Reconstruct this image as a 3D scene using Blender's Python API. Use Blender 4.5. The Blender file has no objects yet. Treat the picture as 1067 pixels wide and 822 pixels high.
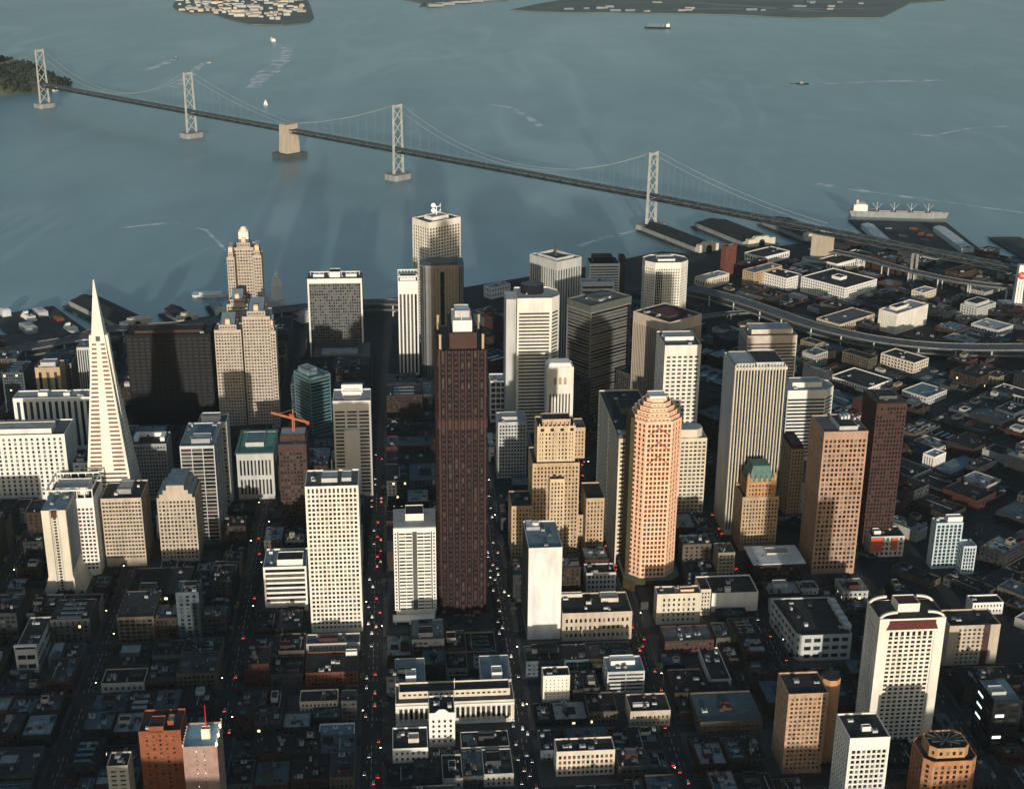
import bpy, math, random, numpy as np
from mathutils import Vector, Matrix
from mathutils.bvhtree import BVHTree
RND = random.Random(7)
PI = math.pi
sc = bpy.context.scene
COL = sc.collection

# ------------------------------------------------------------------ camera geometry (photo is 1067 x 822)
F, TH, H, RL = 1427.6, 0.35598, 593.9, -0.00916
CX, CY = 533.5, 411.0
r0 = Vector((1, 0, 0)); u0 = Vector((0, math.sin(TH), math.cos(TH))); FW = Vector((0, math.cos(TH), -math.sin(TH)))
RT = r0 * math.cos(RL) - u0 * math.sin(RL)
UP = r0 * math.sin(RL) + u0 * math.cos(RL)
CAM = Vector((0, 0, H))

def U(px, py, z=4.0):                       # point of the place seen at a photo position, at height z
    d = FW + RT * ((px - CX) / F) - UP * ((py - CY) / F)
    return CAM + d * ((z - H) / d.z)

def P(p):
    d = Vector(p) - CAM
    zc = d.dot(FW)
    return CX + F * d.dot(RT) / zc, CY - F * d.dot(UP) / zc

def ppm(p):
    return F / max(1.0, (Vector(p) - CAM).dot(FW))

cd = bpy.data.cameras.new('camera'); cam = bpy.data.objects.new('camera', cd); COL.objects.link(cam)
M = Matrix((RT, UP, -FW)).transposed().to_4x4(); M.translation = CAM
cam.matrix_world = M
cd.sensor_fit = 'HORIZONTAL'; cd.sensor_width = 36.0; cd.lens = 36.0 * F / 1067.0
cd.clip_start = 1.0; cd.clip_end = 90000.0
sc.camera = cam

# ------------------------------------------------------------------ light
SUN_EL, SX = math.radians(7.5), 0.07
S = Vector((SX, -1, 0)).normalized() * math.cos(SUN_EL) + Vector((0, 0, math.sin(SUN_EL)))
w = bpy.data.worlds.new('World'); sc.world = w; w.use_nodes = True
nt = w.node_tree
sky = nt.nodes.new('ShaderNodeTexSky'); sky.sky_type = 'NISHITA'; sky.sun_disc = False
sky.sun_elevation = SUN_EL; sky.sun_rotation = math.atan2(S.x, S.y); sky.air_density = 1.2; sky.dust_density = 1.6; sky.ozone_density = 2.0
bg = nt.nodes['Background']; bg.inputs['Strength'].default_value = 0.105
nt.links.new(sky.outputs[0], bg.inputs[0])
sl = bpy.data.lights.new('sun', 'SUN'); sl.energy = 2.75; sl.angle = math.radians(0.9); sl.color = (1.0, 0.92, 0.81)
so = bpy.data.objects.new('sun', sl); COL.objects.link(so)
so.rotation_euler = S.to_track_quat('Z', 'Y').to_euler()
sc.view_settings.view_transform = 'Standard'; sc.view_settings.look = 'None'
sc.view_settings.gamma = 1.0; sc.view_settings.use_curve_mapping = False
sc.view_settings.exposure = 0.62
sc.cycles.max_bounces = 4; sc.cycles.diffuse_bounces = 2; sc.cycles.glossy_bounces = 2; sc.cycles.volume_bounces = 0
sc.cycles.use_denoising = True
sc.cycles.caustics_reflective = False; sc.cycles.caustics_refractive = False

# ------------------------------------------------------------------ materials
MATS = {}
def mat(name, rgb, rough=0.85, var=0.25, scale=0.15, metal=0.0, spec=0.3, emit=None, streak=0.0, bump=0.0):
    if name in MATS: return MATS[name]
    m = bpy.data.materials.new(name); m.use_nodes = True; MATS[name] = m
    t = m.node_tree; b = t.nodes['Principled BSDF']
    b.inputs['Roughness'].default_value = rough; b.inputs['Metallic'].default_value = metal
    b.inputs['Specular IOR Level'].default_value = spec
    b.inputs['Base Color'].default_value = (*rgb, 1)
    if emit:
        b.inputs['Emission Color'].default_value = (*rgb, 1); b.inputs['Emission Strength'].default_value = emit
        return m
    g = t.nodes.new('ShaderNodeNewGeometry'); mp = t.nodes.new('ShaderNodeMapping')
    mp.inputs['Scale'].default_value = (scale, scale, scale * (0.25 if streak else 1.0))
    t.links.new(g.outputs['Position'], mp.inputs['Vector'])
    n = t.nodes.new('ShaderNodeTexNoise'); n.inputs['Scale'].default_value = 1.0; n.inputs['Detail'].default_value = 5.0; n.inputs['Roughness'].default_value = 0.65
    t.links.new(mp.outputs[0], n.inputs['Vector'])
    r = t.nodes.new('ShaderNodeValToRGB')
    r.color_ramp.elements[0].position = 0.32; r.color_ramp.elements[1].position = 0.68
    lo = [c * (1 - var) for c in rgb]; hi = [min(0.9, c * (1 + var * 0.6)) for c in rgb]
    r.color_ramp.elements[0].color = (*lo, 1); r.color_ramp.elements[1].color = (*hi, 1)
    t.links.new(n.outputs['Fac'], r.inputs['Fac']); t.links.new(r.outputs['Color'], b.inputs['Base Color'])
    return m

white = mat('white_precast', (.74, .71, .64), .8, .10, .12, streak=1)
cream = mat('cream_stone', (.60, .53, .41), .85, .16, .12, streak=1)
warmw = mat('warm_white_concrete', (.72,.67,.57), .8, .18, .12, streak=1)
beige = mat('beige_stone', (.46, .38, .29), .85, .2, .15, streak=1)
tan = mat('tan_brick', (.42, .30, .18), .85, .22, .15, streak=1)
gold = mat('ochre_stone', (.45, .25, .12), .85, .25, .15, streak=1)
pinkg = mat('pink_granite', (.38, .235, .155), .7, .2, .15, streak=1)
carn = mat('carnelian_granite', (.032, .0125, .0115), .5, .3, .15, streak=1)
brown = mat('brown_cladding', (.048,.023,.018), .6, .3, .15, streak=1)
brick = mat('red_brick', (.15, .05, .03), .9, .25, .25)
obrick = mat('orange_brick', (.24, .075, .035), .9, .25, .25)
dkbrick = mat('dark_brick', (.06, .032, .025), .9, .3, .25)
black = mat('black_steel', (.007,.007,.008), .85, .3, .2)
grey = mat('grey_concrete', (.28, .28, .27), .85, .22, .12, streak=1)
lgrey = mat('light_grey_concrete', (.46, .46, .43), .85, .18, .12, streak=1)
dgrey = mat('dark_grey_cladding', (.075, .078, .075), .6, .25, .12, streak=1)
bluegrey = mat('blue_grey_paint', (.16, .21, .24), .7, .25, .2)
teal = mat('teal_cladding', (.10, .19, .20), .5, .2, .2)
copper = mat('green_copper', (.075,.15,.125), .6, .3, .3)
olive = mat('olive_stone', (.05,.040,.014), .8, .25, .2)
silver = mat('silver_aluminium', (.20,.20,.195), .4, .15, .1, metal=.5)
pinkr = mat('rose_stone', (.80,.50,.33), .75, .16, .2)
winred = mat('bronze_glass', (.15, .035, .014), .3, .5, .4, spec=.5)
glass = mat('dark_glass', (.012, .015, .017), .18, .6, .25, spec=.5)
glassb = mat('blue_glass', (.02, .045, .055), .15, .5, .25, spec=.6)
glassg = mat('grey_glass', (.05, .055, .052), .25, .5, .25, spec=.5)
blind = mat('blind_behind_glass', (.17, .155, .12), .4, .4, .3)
litwin = mat('lit_window', (1.0, .78, .42), emit=1.3)
litcold = mat('lit_window_cold', (.75, .95, .85), emit=1.3)
roofd = mat('dark_roof', (.028, .029, .031), .95, .5, .12)
roofm = mat('grey_roof', (.10, .105, .11), .95, .4, .12)
roofl = mat('pale_roof', (.30, .32, .32), .9, .25, .1)
roofb = mat('blue_grey_roof', (.13, .19, .22), .9, .3, .1)
roofw = mat('white_roof', (.55, .57, .56), .9, .2, .1)
metalu = mat('galvanised_metal', (.32, .33, .33), .5, .3, .5, metal=.3)
asph = mat('asphalt', (.026, .027, .030), .9, .35, .05)
pave = mat('pavement_concrete', (.06, .06, .06), .9, .3, .15)
linem = mat('road_paint', (.5, .5, .46), .8, .3, .8)
soil = mat('dark_ground', (.03, .031, .03), .95, .5, .02)
fbrick = mat('shaded_red_brick', (.055,.020,.015), .9, .35, .2); fbrown = mat('shaded_brown_brick', (.034,.022,.017), .9, .35, .2)  # filler walls: the lower city's shade is put into darker base colours
fgrey = mat('shaded_grey_render', (.050,.052,.054), .9, .35, .15); fbeige = mat('shaded_beige_render', (.095,.078,.058), .9, .3, .15)
fcream = mat('shaded_cream_render', (.21,.185,.14), .9, .25, .15); fwhite = mat('shaded_white_render', (.40,.38,.34), .9, .2, .15)
fblue = mat('shaded_blue_render', (.06,.08,.095), .9, .35, .2); fdark = mat('charcoal_render', (.022,.023,.026), .9, .35, .2)
froof = mat('tar_roof', (.011,.012,.014), .95, .5, .12); froof2 = mat('gravel_roof', (.030,.034,.038), .95, .5, .1); froof3 = mat('slate_blue_roof', (.055,.085,.10), .9, .35, .12); froof4 = mat('silvered_roof', (.20,.23,.235), .9, .35, .12)  # filler roofs, likewise darkened in colour to stand for shade
wood = mat('dark_timber', (.035, .03, .027), .95, .3, .2)
steelw = mat('pale_bridge_steel', (.42, .43, .40), .6, .2, .1)
steeld = mat('dark_bridge_steel', (.06, .068, .066), .7, .3, .1)
leaf = mat('foliage', (.030, .045, .022), .95, .6, .08)
leafd = mat('dark_foliage', (.016, .022, .014), .95, .6, .2)
bark = mat('bark', (.05, .035, .025), .95, .3, .5)
orange = mat('crane_orange', (.50,.18,.06), .6, .15, .3)
redp = mat('red_paint', (.55, .03, .02), .6, .15, .3)
redroof = mat('maroon_roof', (.09, .02, .018), .7, .3, .2)
foam = mat('wake_foam', (.36, .44, .44), .7, .4, .01)
hillm = mat('hill_scrub', (.075, .075, .045), .95, .4, .01)
farland = mat('far_flat_land', (.13, .15, .12), .95, .45, .004)
lampm = mat('lamp_light', (1.0, .86, .55), emit=9)
headm = mat('headlight', (1.0,.93,.75), emit=3.5)
tailm = mat('tail_light', (1.0,.035,.02), emit=10)
redneon = mat('red_neon', (1.0, .06, .02), emit=6)
GLZ = [glass, glass, glassg, glass, blind]

# ------------------------------------------------------------------ mesh builder
class MB:
    def __init__(s): s.v = []; s.f = []; s.m = []
    def face(s, pts, mi=0):
        n = len(s.v); s.v.extend(tuple(p) for p in pts); s.f.append(tuple(range(n, n + len(pts)))); s.m.append(mi)
    def box(s, x0, x1, y0, y1, z0, z1, mi=0, bottom=True):
        n = len(s.v)
        s.v += [(x0,y0,z0),(x1,y0,z0),(x1,y1,z0),(x0,y1,z0),(x0,y0,z1),(x1,y0,z1),(x1,y1,z1),(x0,y1,z1)]
        fs = [(0,1,5,4),(1,2,6,5),(2,3,7,6),(3,0,4,7),(4,5,6,7)] + ([(3,2,1,0)] if bottom else [])
        for f in fs: s.f.append(tuple(n + i for i in f)); s.m.append(mi)
    def prism(s, poly, z0, z1, mi=0, top=True, tmi=None, bottom=False, scale=1.0):
        cx = sum(p[0] for p in poly) / len(poly); cy = sum(p[1] for p in poly) / len(poly)
        q = [(cx + (p[0]-cx)*scale, cy + (p[1]-cy)*scale) for p in poly]
        n = len(poly)
        for i in range(n):
            j = (i + 1) % n
            s.face([(*poly[i], z0), (*poly[j], z0), (*q[j], z1), (*q[i], z1)], mi)
        if top: s.face([(*p, z1) for p in q], mi if tmi is None else tmi)
        if bottom: s.face([(*p, z0) for p in reversed(poly)], mi)
    def bar(s, a, b, r, mi=0, r2=None):
        a = Vector(a); b = Vector(b); r2 = r if r2 is None else r2
        d = (b - a)
        if d.length < 1e-6: return
        d.normalize(); h = Vector((0,0,1)) if abs(d.z) < .95 else Vector((1,0,0))
        x = d.cross(h).normalized(); y = d.cross(x)
        k = [(1,1),(-1,1),(-1,-1),(1,-1)]
        A = [a + x*i*r + y*j*r for i, j in k]; B = [b + x*i*r2 + y*j*r2 for i, j in k]
        for i in range(4): s.face([A[i], A[(i+1)%4], B[(i+1)%4], B[i]], mi)
        s.face(A[::-1], mi); s.face(B, mi)
    def build(s, name, mats, parent=None, loc=None, rot=0.0):
        me = bpy.data.meshes.new(name); me.from_pydata(s.v, [], s.f)
        if not isinstance(mats, (list, tuple)): mats = [mats]
        for m in mats: me.materials.append(m)
        if len(mats) > 1: me.polygons.foreach_set('material_index', s.m)
        me.update()
        o = bpy.data.objects.new(name, me); COL.objects.link(o)
        if parent: o.parent = parent
        if loc is not None: o.location = loc
        o.rotation_euler.z = rot
        return o

def tag(o, label=None, cat=None, group=None, kind=None):
    if label: o['label'] = label
    if cat: o['category'] = cat
    if group: o['group'] = group
    if kind: o['kind'] = kind
    return o

def circ(cx, cy, r, n=16, ry=None, a0=0.0):
    ry = r if ry is None else ry
    return [(cx + r*math.cos(a0 + 2*PI*i/n), cy + ry*math.sin(a0 + 2*PI*i/n)) for i in range(n)]
def rect(w, d, cx=0.0, cy=0.0):
    return [(cx-w/2, cy-d/2), (cx+w/2, cy-d/2), (cx+w/2, cy+d/2), (cx-w/2, cy+d/2)]
def chamf(w, d, c):
    return [(-w/2+c,-d/2),(w/2-c,-d/2),(w/2,-d/2+c),(w/2,d/2-c),(w/2-c,d/2),(-w/2+c,d/2),(-w/2,d/2-c),(-w/2,-d/2+c)]

# ------------------------------------------------------------------ siting
A = math.radians(5.0); B = math.radians(41.0); ZG = 4.0
BOXES = []            # footprints of placed buildings (ox, oy, ang, w, d, h)
def uv(a): return Vector((math.cos(a), math.sin(a), 0)), Vector((-math.sin(a), math.cos(a), 0))
def bis(fn, lo, hi, n=50):
    fl = fn(lo)
    for _ in range(n):
        m = (lo + hi) / 2
        if (fn(m) > 0) == (fl > 0): lo = m
        else: hi = m
    return (lo + hi) / 2

class Site: pass
def site(x0, x1, yt, yb=None, h=None, D=None, yr=None, ang=A, xl=None, reg=True):
    """front edge of the roof from photo column x0 to x1 at row yt; base row yb or height h; depth D metres or to roof row yr or column xl"""
    u, v = uv(ang)
    def solve(h):
        p = U(x0, yt, ZG + h)
        wd = bis(lambda t: P(p + u*t)[0] - x1, 0.5, 600)
        return p, wd
    if h is None:
        def e(hh):
            p, wd = solve(hh); q = p + u*(wd/2 if ang == A else 0); return P((q.x, q.y, ZG))[1] - yb
        h = bis(e, 2, 320)
    p, wd = solve(h)
    if xl is not None: D = bis(lambda t: xl - P(p + v*t)[0], 0.5, 400)
    elif yr is not None: D = bis(lambda t: P(p + u*wd/2 + v*t)[1] - yr, 0.5, 400)
    s = Site(); s.w, s.d, s.h, s.ang = wd, D, h, ang
    c = p + u*(wd/2) + v*(D/2); s.loc = Vector((c.x, c.y, ZG)); s.u, s.v = u, v
    if reg: BOXES.append((s.loc.x, s.loc.y, ang, wd, D, h))
    return s

LAND = []             # landmarks for labelling the small buildings
def thing(name, label, cat, s=None, loc=None, ang=0.0, group=None, lm=None):
    o = bpy.data.objects.new(name, None); COL.objects.link(o); o.empty_display_size = 5
    o.location = s.loc if s else loc; o.rotation_euler.z = s.ang if s else ang
    tag(o, label, cat, group)
    if lm: LAND.append((lm, s.loc.copy() if s else Vector(loc)))
    return o

# ------------------------------------------------------------------ facades
def edge_cells(L, z0, z1, sp):
    m = sp.get('m', 1.0); mb = sp.get('mb', 4.0); mt = sp.get('mt', 2.0)
    cols = sp.get('cols') or max(1, int(round((L - 2*m) / sp.get('pu', 4.0))))
    rows = sp.get('rows') or max(1, int(round((z1 - z0 - mb - mt) / sp.get('fl', 3.8))))
    if L - 2*m < 1.0 or z1 - z0 - mb - mt < 1: return [], []
    pu = (L - 2*m) / cols; pz = (z1 - z0 - mb - mt) / rows
    wf = sp.get('wf', .55); hf = sp.get('hf', .55)
    if cols > 3 and wf < .62: wf = min(.66, wf*1.18)
    if rows > 3 and hf < .62: hf = min(.66, hf*1.18)
    us = [(m + pu*(i + .5 - wf/2), m + pu*(i + .5 + wf/2)) for i in range(cols)]
    zs = [(z0 + mb + pz*(j + .5 - hf/2), z0 + mb + pz*(j + .5 + hf/2)) for j in range(rows)]
    return us, zs

def facade(mb, a, b, z0, z1, sp, mi=0):
    """punched wall from a to b (2-D, outward normal on the right); returns window cells"""
    a = Vector((*a, 0)); b = Vector((*b, 0)); d = b - a; L = d.length; d.normalize(); n = Vector((d.y, -d.x, 0))
    rec = (sp or {}).get('rec', .6)
    us, zs = edge_cells(L, z0, z1, sp) if sp else ([], [])
    def q(ua, ub, za, zb):
        if ub - ua > 1e-4 and zb - za > 1e-4:
            p = a + d*ua; r = a + d*ub
            mb.face([(p.x,p.y,za),(r.x,r.y,za),(r.x,r.y,zb),(p.x,p.y,zb)], mi)
    if not us: q(0, L, z0, z1); return []
    zc = z0; out = []
    ang = math.atan2(d.y, d.x)
    for za, zb in zs:
        q(0, L, zc, za); uc = 0
        for ua, ub in us:
            q(uc, ua, za, zb); uc = ub
            p = a + d*ua; r = a + d*ub; pi = p - n*rec; ri = r - n*rec
            mb.face([(p.x,p.y,za),(r.x,r.y,za),(ri.x,ri.y,za),(pi.x,pi.y,za)], mi)
            mb.face([(pi.x,pi.y,zb),(ri.x,ri.y,zb),(r.x,r.y,zb),(p.x,p.y,zb)], mi)
            mb.face([(p.x,p.y,za),(pi.x,pi.y,za),(pi.x,pi.y,zb),(p.x,p.y,zb)], mi)
            mb.face([(ri.x,ri.y,za),(r.x,r.y,za),(r.x,r.y,zb),(ri.x,ri.y,zb)], mi)
            c = (pi + ri) / 2
            out.append((c.x, c.y, (za+zb)/2, ub-ua, zb-za, ang, n))
        q(uc, L, za, zb); zc = zb
    q(0, L, zc, z1)
    return out

def windows(b, cells, glz, indiv=True):
    """panes: the hundred that show largest as parts of their own, the rest as one part"""
    bm = Matrix.Translation(b.location) @ Matrix.Rotation(b.rotation_euler.z, 4, 'Z')
    rn = random.Random(len(cells) + int(b.location.x))
    info = []
    for c in cells:
        wp = bm @ Vector((c[0], c[1], c[2])); nn = bm.to_3x3() @ c[6]
        v = CAM - wp; dist = v.length; fc = nn.dot(v) / dist
        info.append((fc * c[3] * c[4] * (F/dist)**2, c))
    info.sort(key=lambda t: -t[0])
    if not info: return
    glz = list(glz)*2 + ([glassg, mat('half_drawn_blind', (.075,.07,.058), .4, .4, .3)] if len(glz) < 5 and glz[0] is not MATS.get('shade_black_glass') else [])
    big = info[0][0]
    ind, rest = [], []
    for i, (k, c) in enumerate(info):
        (ind if (indiv and big > 3.0 and i < 100 and k > 0) or (indiv and big > 3.0 and len(info) <= 100) else rest).append(c)
    cache = {}
    for c in ind:
        g = rn.randrange(len(glz)); key = (round(c[3], 2), round(c[4], 2), g)
        me = cache.get(key)
        if me is None:
            m = MB(); m.box(-c[3]/2 + .003, c[3]/2 - .003, .003, .13, -c[4]/2 + .003, c[4]/2 - .003)
            o = m.build('window', glz[g], b); me = cache[key] = o.data
        else:
            o = bpy.data.objects.new('window', me); COL.objects.link(o); o.parent = b
        o.location = (c[0], c[1], c[2]); o.rotation_euler.z = c[5]
    if rest:
        m = MB()
        for c in rest:
            d = Vector((math.cos(c[5]), math.sin(c[5]), 0)); p = Vector((c[0], c[1], 0)) - d*c[3]/2 ; r = p + d*c[3]
            m.face([(p.x,p.y,c[2]-c[4]/2),(r.x,r.y,c[2]-c[4]/2),(r.x,r.y,c[2]+c[4]/2),(p.x,p.y,c[2]+c[4]/2)], rn.randrange(len(glz)))
        o = m.build('window', glz, b)
        if ind or len(info) > 100: o['kind'] = 'stuff'

def volume(b, poly, z0, z1, sp, wall, glz=None, roof=None, par=1.3, name='wall', cells=None, base=True, sps=None):
    """a storeyed volume: punched walls all round, parapet, sunken roof"""
    mb = MB(); out = []
    n = len(poly)
    for i in range(n):
        s_ = sps[i] if sps else sp
        out += facade(mb, poly[i], poly[(i+1) % n], z0, z1, s_)
    cx = sum(p[0] for p in poly)/n; cy = sum(p[1] for p in poly)/n
    t = .6
    inn = [((p[0]-cx)*(1 - t/max(2., math.hypot(p[0]-cx, p[1]-cy))) + cx, (p[1]-cy)*(1 - t/max(2., math.hypot(p[0]-cx, p[1]-cy))) + cy) for p in poly]
    for i in range(n):
        j = (i+1) % n
        mb.face([(*poly[i], z1), (*poly[j], z1), (*inn[j], z1), (*inn[i], z1)])
        mb.face([(*inn[i], z1), (*inn[j], z1), (*inn[j], z1-par), (*inn[i], z1-par)])
    o = mb.build(name, wall, b)
    rm = MB(); rm.face([(*p, z1-par) for p in inn]); rm.build('roof', roof or roofm, b)
    if cells is None: windows(b, out, glz or GLZ)
    else: cells += out
    return o

def punit(b, x0, x1, y0, y1, z, h, wall, roof=None, name='penthouse'):
    mb = MB(); mb.box(x0, x1, y0, y1, z-.05, z+h, 0, False)
    k = len(mb.v); t = .35
    mb.box(x0+t, x1-t, y0+t, y1-t, z+h, z+h+.02, 1, False)
    # parapet lip
    for (a, c, e, f) in ((x0,x1,y0,y0+t),(x0,x1,y1-t,y1),(x0,x0+t,y0+t,y1-t),(x1-t,x1,y0+t,y1-t)): mb.box(a,c,e,f,z+h,z+h+.7,0,False)
    return mb.build(name, [wall, roof or roofd], b)

def clutter(b, x0, x1, y0, y1, z, n, rn=RND, mats=None):
    for _ in range(n):
        w_ = rn.uniform(1.6, 4.5); d_ = rn.uniform(1.6, 4.5); h_ = rn.uniform(1.0, 2.6)
        if x1-x0 < w_+.5 or y1-y0 < d_+.5: continue
        x = rn.uniform(x0, x1-w_); y = rn.uniform(y0, y1-d_)
        mb = MB(); mb.box(x, x+w_, y, y+d_, z+.3, z+h_, 0)
        for a_ in (x+.2, x+w_-.4):
            for e_ in (y+.2, y+d_-.4): mb.box(a_, a_+.2, e_, e_+.2, z-.02, z+.3, 0, False)
        mb.prism(circ(x+w_/2, y+d_/2, min(w_, d_)*.35, 10), z+h_, z+h_+.5, 1, True)
        mb.build('roof_unit', [rn.choice(mats or [metalu, lgrey, roofw, dgrey]), dgrey], b)
def tank(b, x, y, z, r=1.8, h=3.2, m=wood):
    mb = MB()
    for a_ in range(4): mb.bar((x+r*.6*math.cos(a_*PI/2+.7), y+r*.6*math.sin(a_*PI/2+.7), z), (x+r*.6*math.cos(a_*PI/2+.7), y+r*.6*math.sin(a_*PI/2+.7), z+1.8), .12)
    mb.prism(circ(x, y, r, 14), z+1.8, z+1.8+h, 0, True); mb.prism(circ(x, y, r*1.05, 14), z+1.8+h, z+2.8+h, 0, True, scale=.08)
    mb.build('water_tank', m, b)

# ================================================================== NAMED TOWERS
def std(name, label, cat, s, sp, wall, glz=None, roof=None, lm=None, par=1.3, n=4, pent=None, pw=None, poly=None, group=None, top=None):
    """tower with one main volume. pent = (fx0, fx1, fy0, fy1, height) fractions of the roof"""
    b = thing(name, label, cat, s, lm=lm, group=group)
    pl = poly or rect(s.w, s.d)
    volume(b, pl, 0, s.h, sp, wall, glz, roof, par)
    z = s.h - par
    if pent:
        for k in (pent if isinstance(pent, list) else [pent]):
            punit(b, -s.w/2 + k[0]*s.w, -s.w/2 + k[1]*s.w, -s.d/2 + k[2]*s.d, -s.d/2 + k[3]*s.d, z, k[4], pw or wall, k[5] if len(k) > 5 else roofd)
    if n: clutter(b, -s.w/2+1.5, s.w/2-1.5, -s.d/2+1.5, s.d/2-1.5, z, n)
    return b

# --- pyramid
tip = U(97, 288, 264)
b = thing('pyramid_tower', 'tall white pyramid skyscraper tapering to a solid pointed spire', 'skyscraper', loc=(tip.x, tip.y, ZG), ang=A, lm='the white pyramid')
BOXES.append((tip.x, tip.y, A, 52, 52, 60))
HB, HT = 26.5, 258.0
def hw(z): return HB * (1 - z/HT) + .35
mb = MB(); cells = []
fl0, flh = 14.0, 4.05; nfl = 46; ztop = fl0 + nfl*flh
quad4 = [(-1,-1),(1,-1),(1,1),(-1,1)]
def corner(i, z, inset=0): k = quad4[i % 4]; r = hw(z) - inset; return Vector((k[0]*r, k[1]*r, z))
for i in range(4):
    def pt(t, z, ins=0.0):
        a_ = corner(i, z, ins); c_ = corner(i+1, z, ins); return a_.lerp(c_, t)
    zc = 8.0
    for k in range(nfl):
        za = fl0 + k*flh + 1.1; zb = za + 1.75
        mb.face([pt(0,zc), pt(1,zc), pt(1,za), pt(0,za)])
        band = [(0.06, .94)] if k < 16 else [(.07, .36), (.64, .93)]
        tc = 0
        for ta, tb in band:
            mb.face([pt(tc,za), pt(ta,za), pt(ta,zb), pt(tc,zb)]); tc = tb
            cells.append((i, ta, tb, za, zb))
            mb.face([pt(ta,za), pt(tb,za), pt(tb,za,.7), pt(ta,za,.7)]); mb.face([pt(ta,zb,.7), pt(tb,zb,.7), pt(tb,zb), pt(ta,zb)])
        mb.face([pt(tc,za), pt(1,za), pt(1,zb), pt(tc,zb)])
        zc = zb
    mb.face([pt(0,zc), pt(1,zc), pt(1,ztop), pt(0,ztop)])
mb.build('wall', warmw, b)
for i, ta, tb, za, zb in cells:
    m = MB(); a_ = [corner(i, z, .65).lerp(corner(i+1, z, .65), t) for t, z in ((ta,za),(tb,za),(tb,zb),(ta,zb))]
    m.face(a_)
    if i in (0, 1) and (zb - fl0) > 18*flh*0 and i == 0 or (i == 1 and za > 90 and ta < .3): m.build('window_band', winred if (za > 80 and i == 0) else glassg, b)
    else: cells[cells.index((i, ta, tb, za, zb))] = None; MATS.setdefault('_pyr', []).extend(a_)
pr = MB(); q_ = MATS.pop('_pyr', [])
for k in range(0, len(q_), 4): pr.face(q_[k:k+4])
pr.build('window_band', glassg, b)['kind'] = 'stuff'
mb = MB()
for i in range(4): mb.face([corner(i, ztop), corner(i+1, ztop), corner(i+1, HT-1), corner(i, HT-1)])
mb.face([corner(i, HT-1) for i in range(4)]); mb.build('spire', warmw, b)
mb = MB(); y_ = -hw(ztop) - .15; mb.box(-1.9, 1.9, y_-.1, y_+1.4, ztop+1, ztop+5.5); mb.build('louvre', dgrey, b)
for sx in (-1, 1):        # wings of the upper shaft
    mb = MB(); z0_, z1_ = 128.0, 206.0; hw0 = hw(z0_); 
    xo = sx*(hw(z1_)-.0)
    mb.face([(xo*.98, -3.2, z0_), (sx*(hw0+.2), -3.2, z0_), (sx*(hw(z1_)+2.6), -3.2, z1_), (xo*.98, -3.2, z1_)])
    mb.face([(xo*.98, 3.2, z0_), (sx*(hw0+.2), 3.2, z0_), (sx*(hw(z1_)+2.6), 3.2, z1_), (xo*.98, 3.2, z1_)])
    mb.face([(sx*(hw0+.2), -3.2, z0_), (sx*(hw0+.2), 3.2, z0_), (sx*(hw(z1_)+2.6), 3.2, z1_), (sx*(hw(z1_)+2.6), -3.2, z1_)])
    mb.face([(xo*.98, -3.2, z1_), (sx*(hw(z1_)+2.6), -3.2, z1_), (sx*(hw(z1_)+2.6), 3.2, z1_), (xo*.98, 3.2, z1_)]); mb.build('wing', warmw, b)
mb = MB()
for i in range(4):
    for k in range(5):
        p_ = corner(i, 8).lerp(corner(i+1, 8), k/5); q2 = corner(i, 0).lerp(corner(i+1, 0), k/5); r2_ = corner(i, 8).lerp(corner(i+1, 8), (k+1)/5); c_ = corner(i,0).lerp(corner(i+1,0), (k+1)/5)
        mb.bar(q2, q2.lerp(c_, .5) + (p_-q2), .7); mb.bar(c_, q2.lerp(c_, .5) + (p_-q2), .7)
mb.build('base_truss', lgrey, b)

# --- dark carnelian tower with bays
s = site(x0=455, x1=508.5, yt=366, yb=640, D=70)
b = thing('bay_window_tower', 'tallest dark red granite skyscraper with faceted bays and stepped crown', 'skyscraper', s, lm='the dark red granite tower')
BOXES.append((s.loc.x - s.v.x*(s.d/2+16), s.loc.y - s.v.y*(s.d/2+16), A, s.w+8, 30, 4))
def baypoly(w, d, n, t, m):
    pts = []
    def side(a, c, k):
        a = Vector(a); c = Vector(c); dd = (c-a); L = dd.length; dd.normalize(); nn = Vector((dd.y, -dd.x))
        st = (L - 2*m)/k
        pts.append(tuple(a))
        for i in range(k):
            pts.append(tuple(a + dd*(m + st*(i+.10)))); pts.append(tuple(a + dd*(m + st*(i+.30)) + nn*t)); pts.append(tuple(a + dd*(m + st*(i+.70)) + nn*t)); pts.append(tuple(a + dd*(m + st*(i+.90))))
    W, D_ = w/2 - t, d/2 - t
    side((-W,-D_), (W,-D_), n); side((W,-D_), (W,D_), 11); side((W,D_), (-W,D_), n); side((-W,D_), (-W,-D_), 11)
    return pts
bp = baypoly(s.w, s.d, 7, 1.3, 1.0)
spb = dict(cols=1, fl=4.4, wf=.90, hf=.56, m=.12, mb=9, mt=1.5, rec=.35)
sps_ = []
for i in range(len(bp)):
    q0, q1 = bp[i], bp[(i+1) % len(bp)]; flat = abs(abs(q0[0]) - (s.w/2-1.3)) < .02 and abs(abs(q1[0]) - (s.w/2-1.3)) < .02 or abs(abs(q0[1]) - (s.d/2-1.3)) < .02 and abs(abs(q1[1]) - (s.d/2-1.3)) < .02
    sps_.append(None if flat else spb)
volume(b, bp, 0, s.h, spb, carn, [glass]*5 + [glassg], roofd, 1.0, sps=sps_)
mb = MB(); mb.prism([(p[0]*1.004, p[1]*1.004) for p in bp], 192*s.h/240-20, 192*s.h/240-12, 0, False); mb.build('machine_floor', brown, b)
zt = s.h
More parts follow.
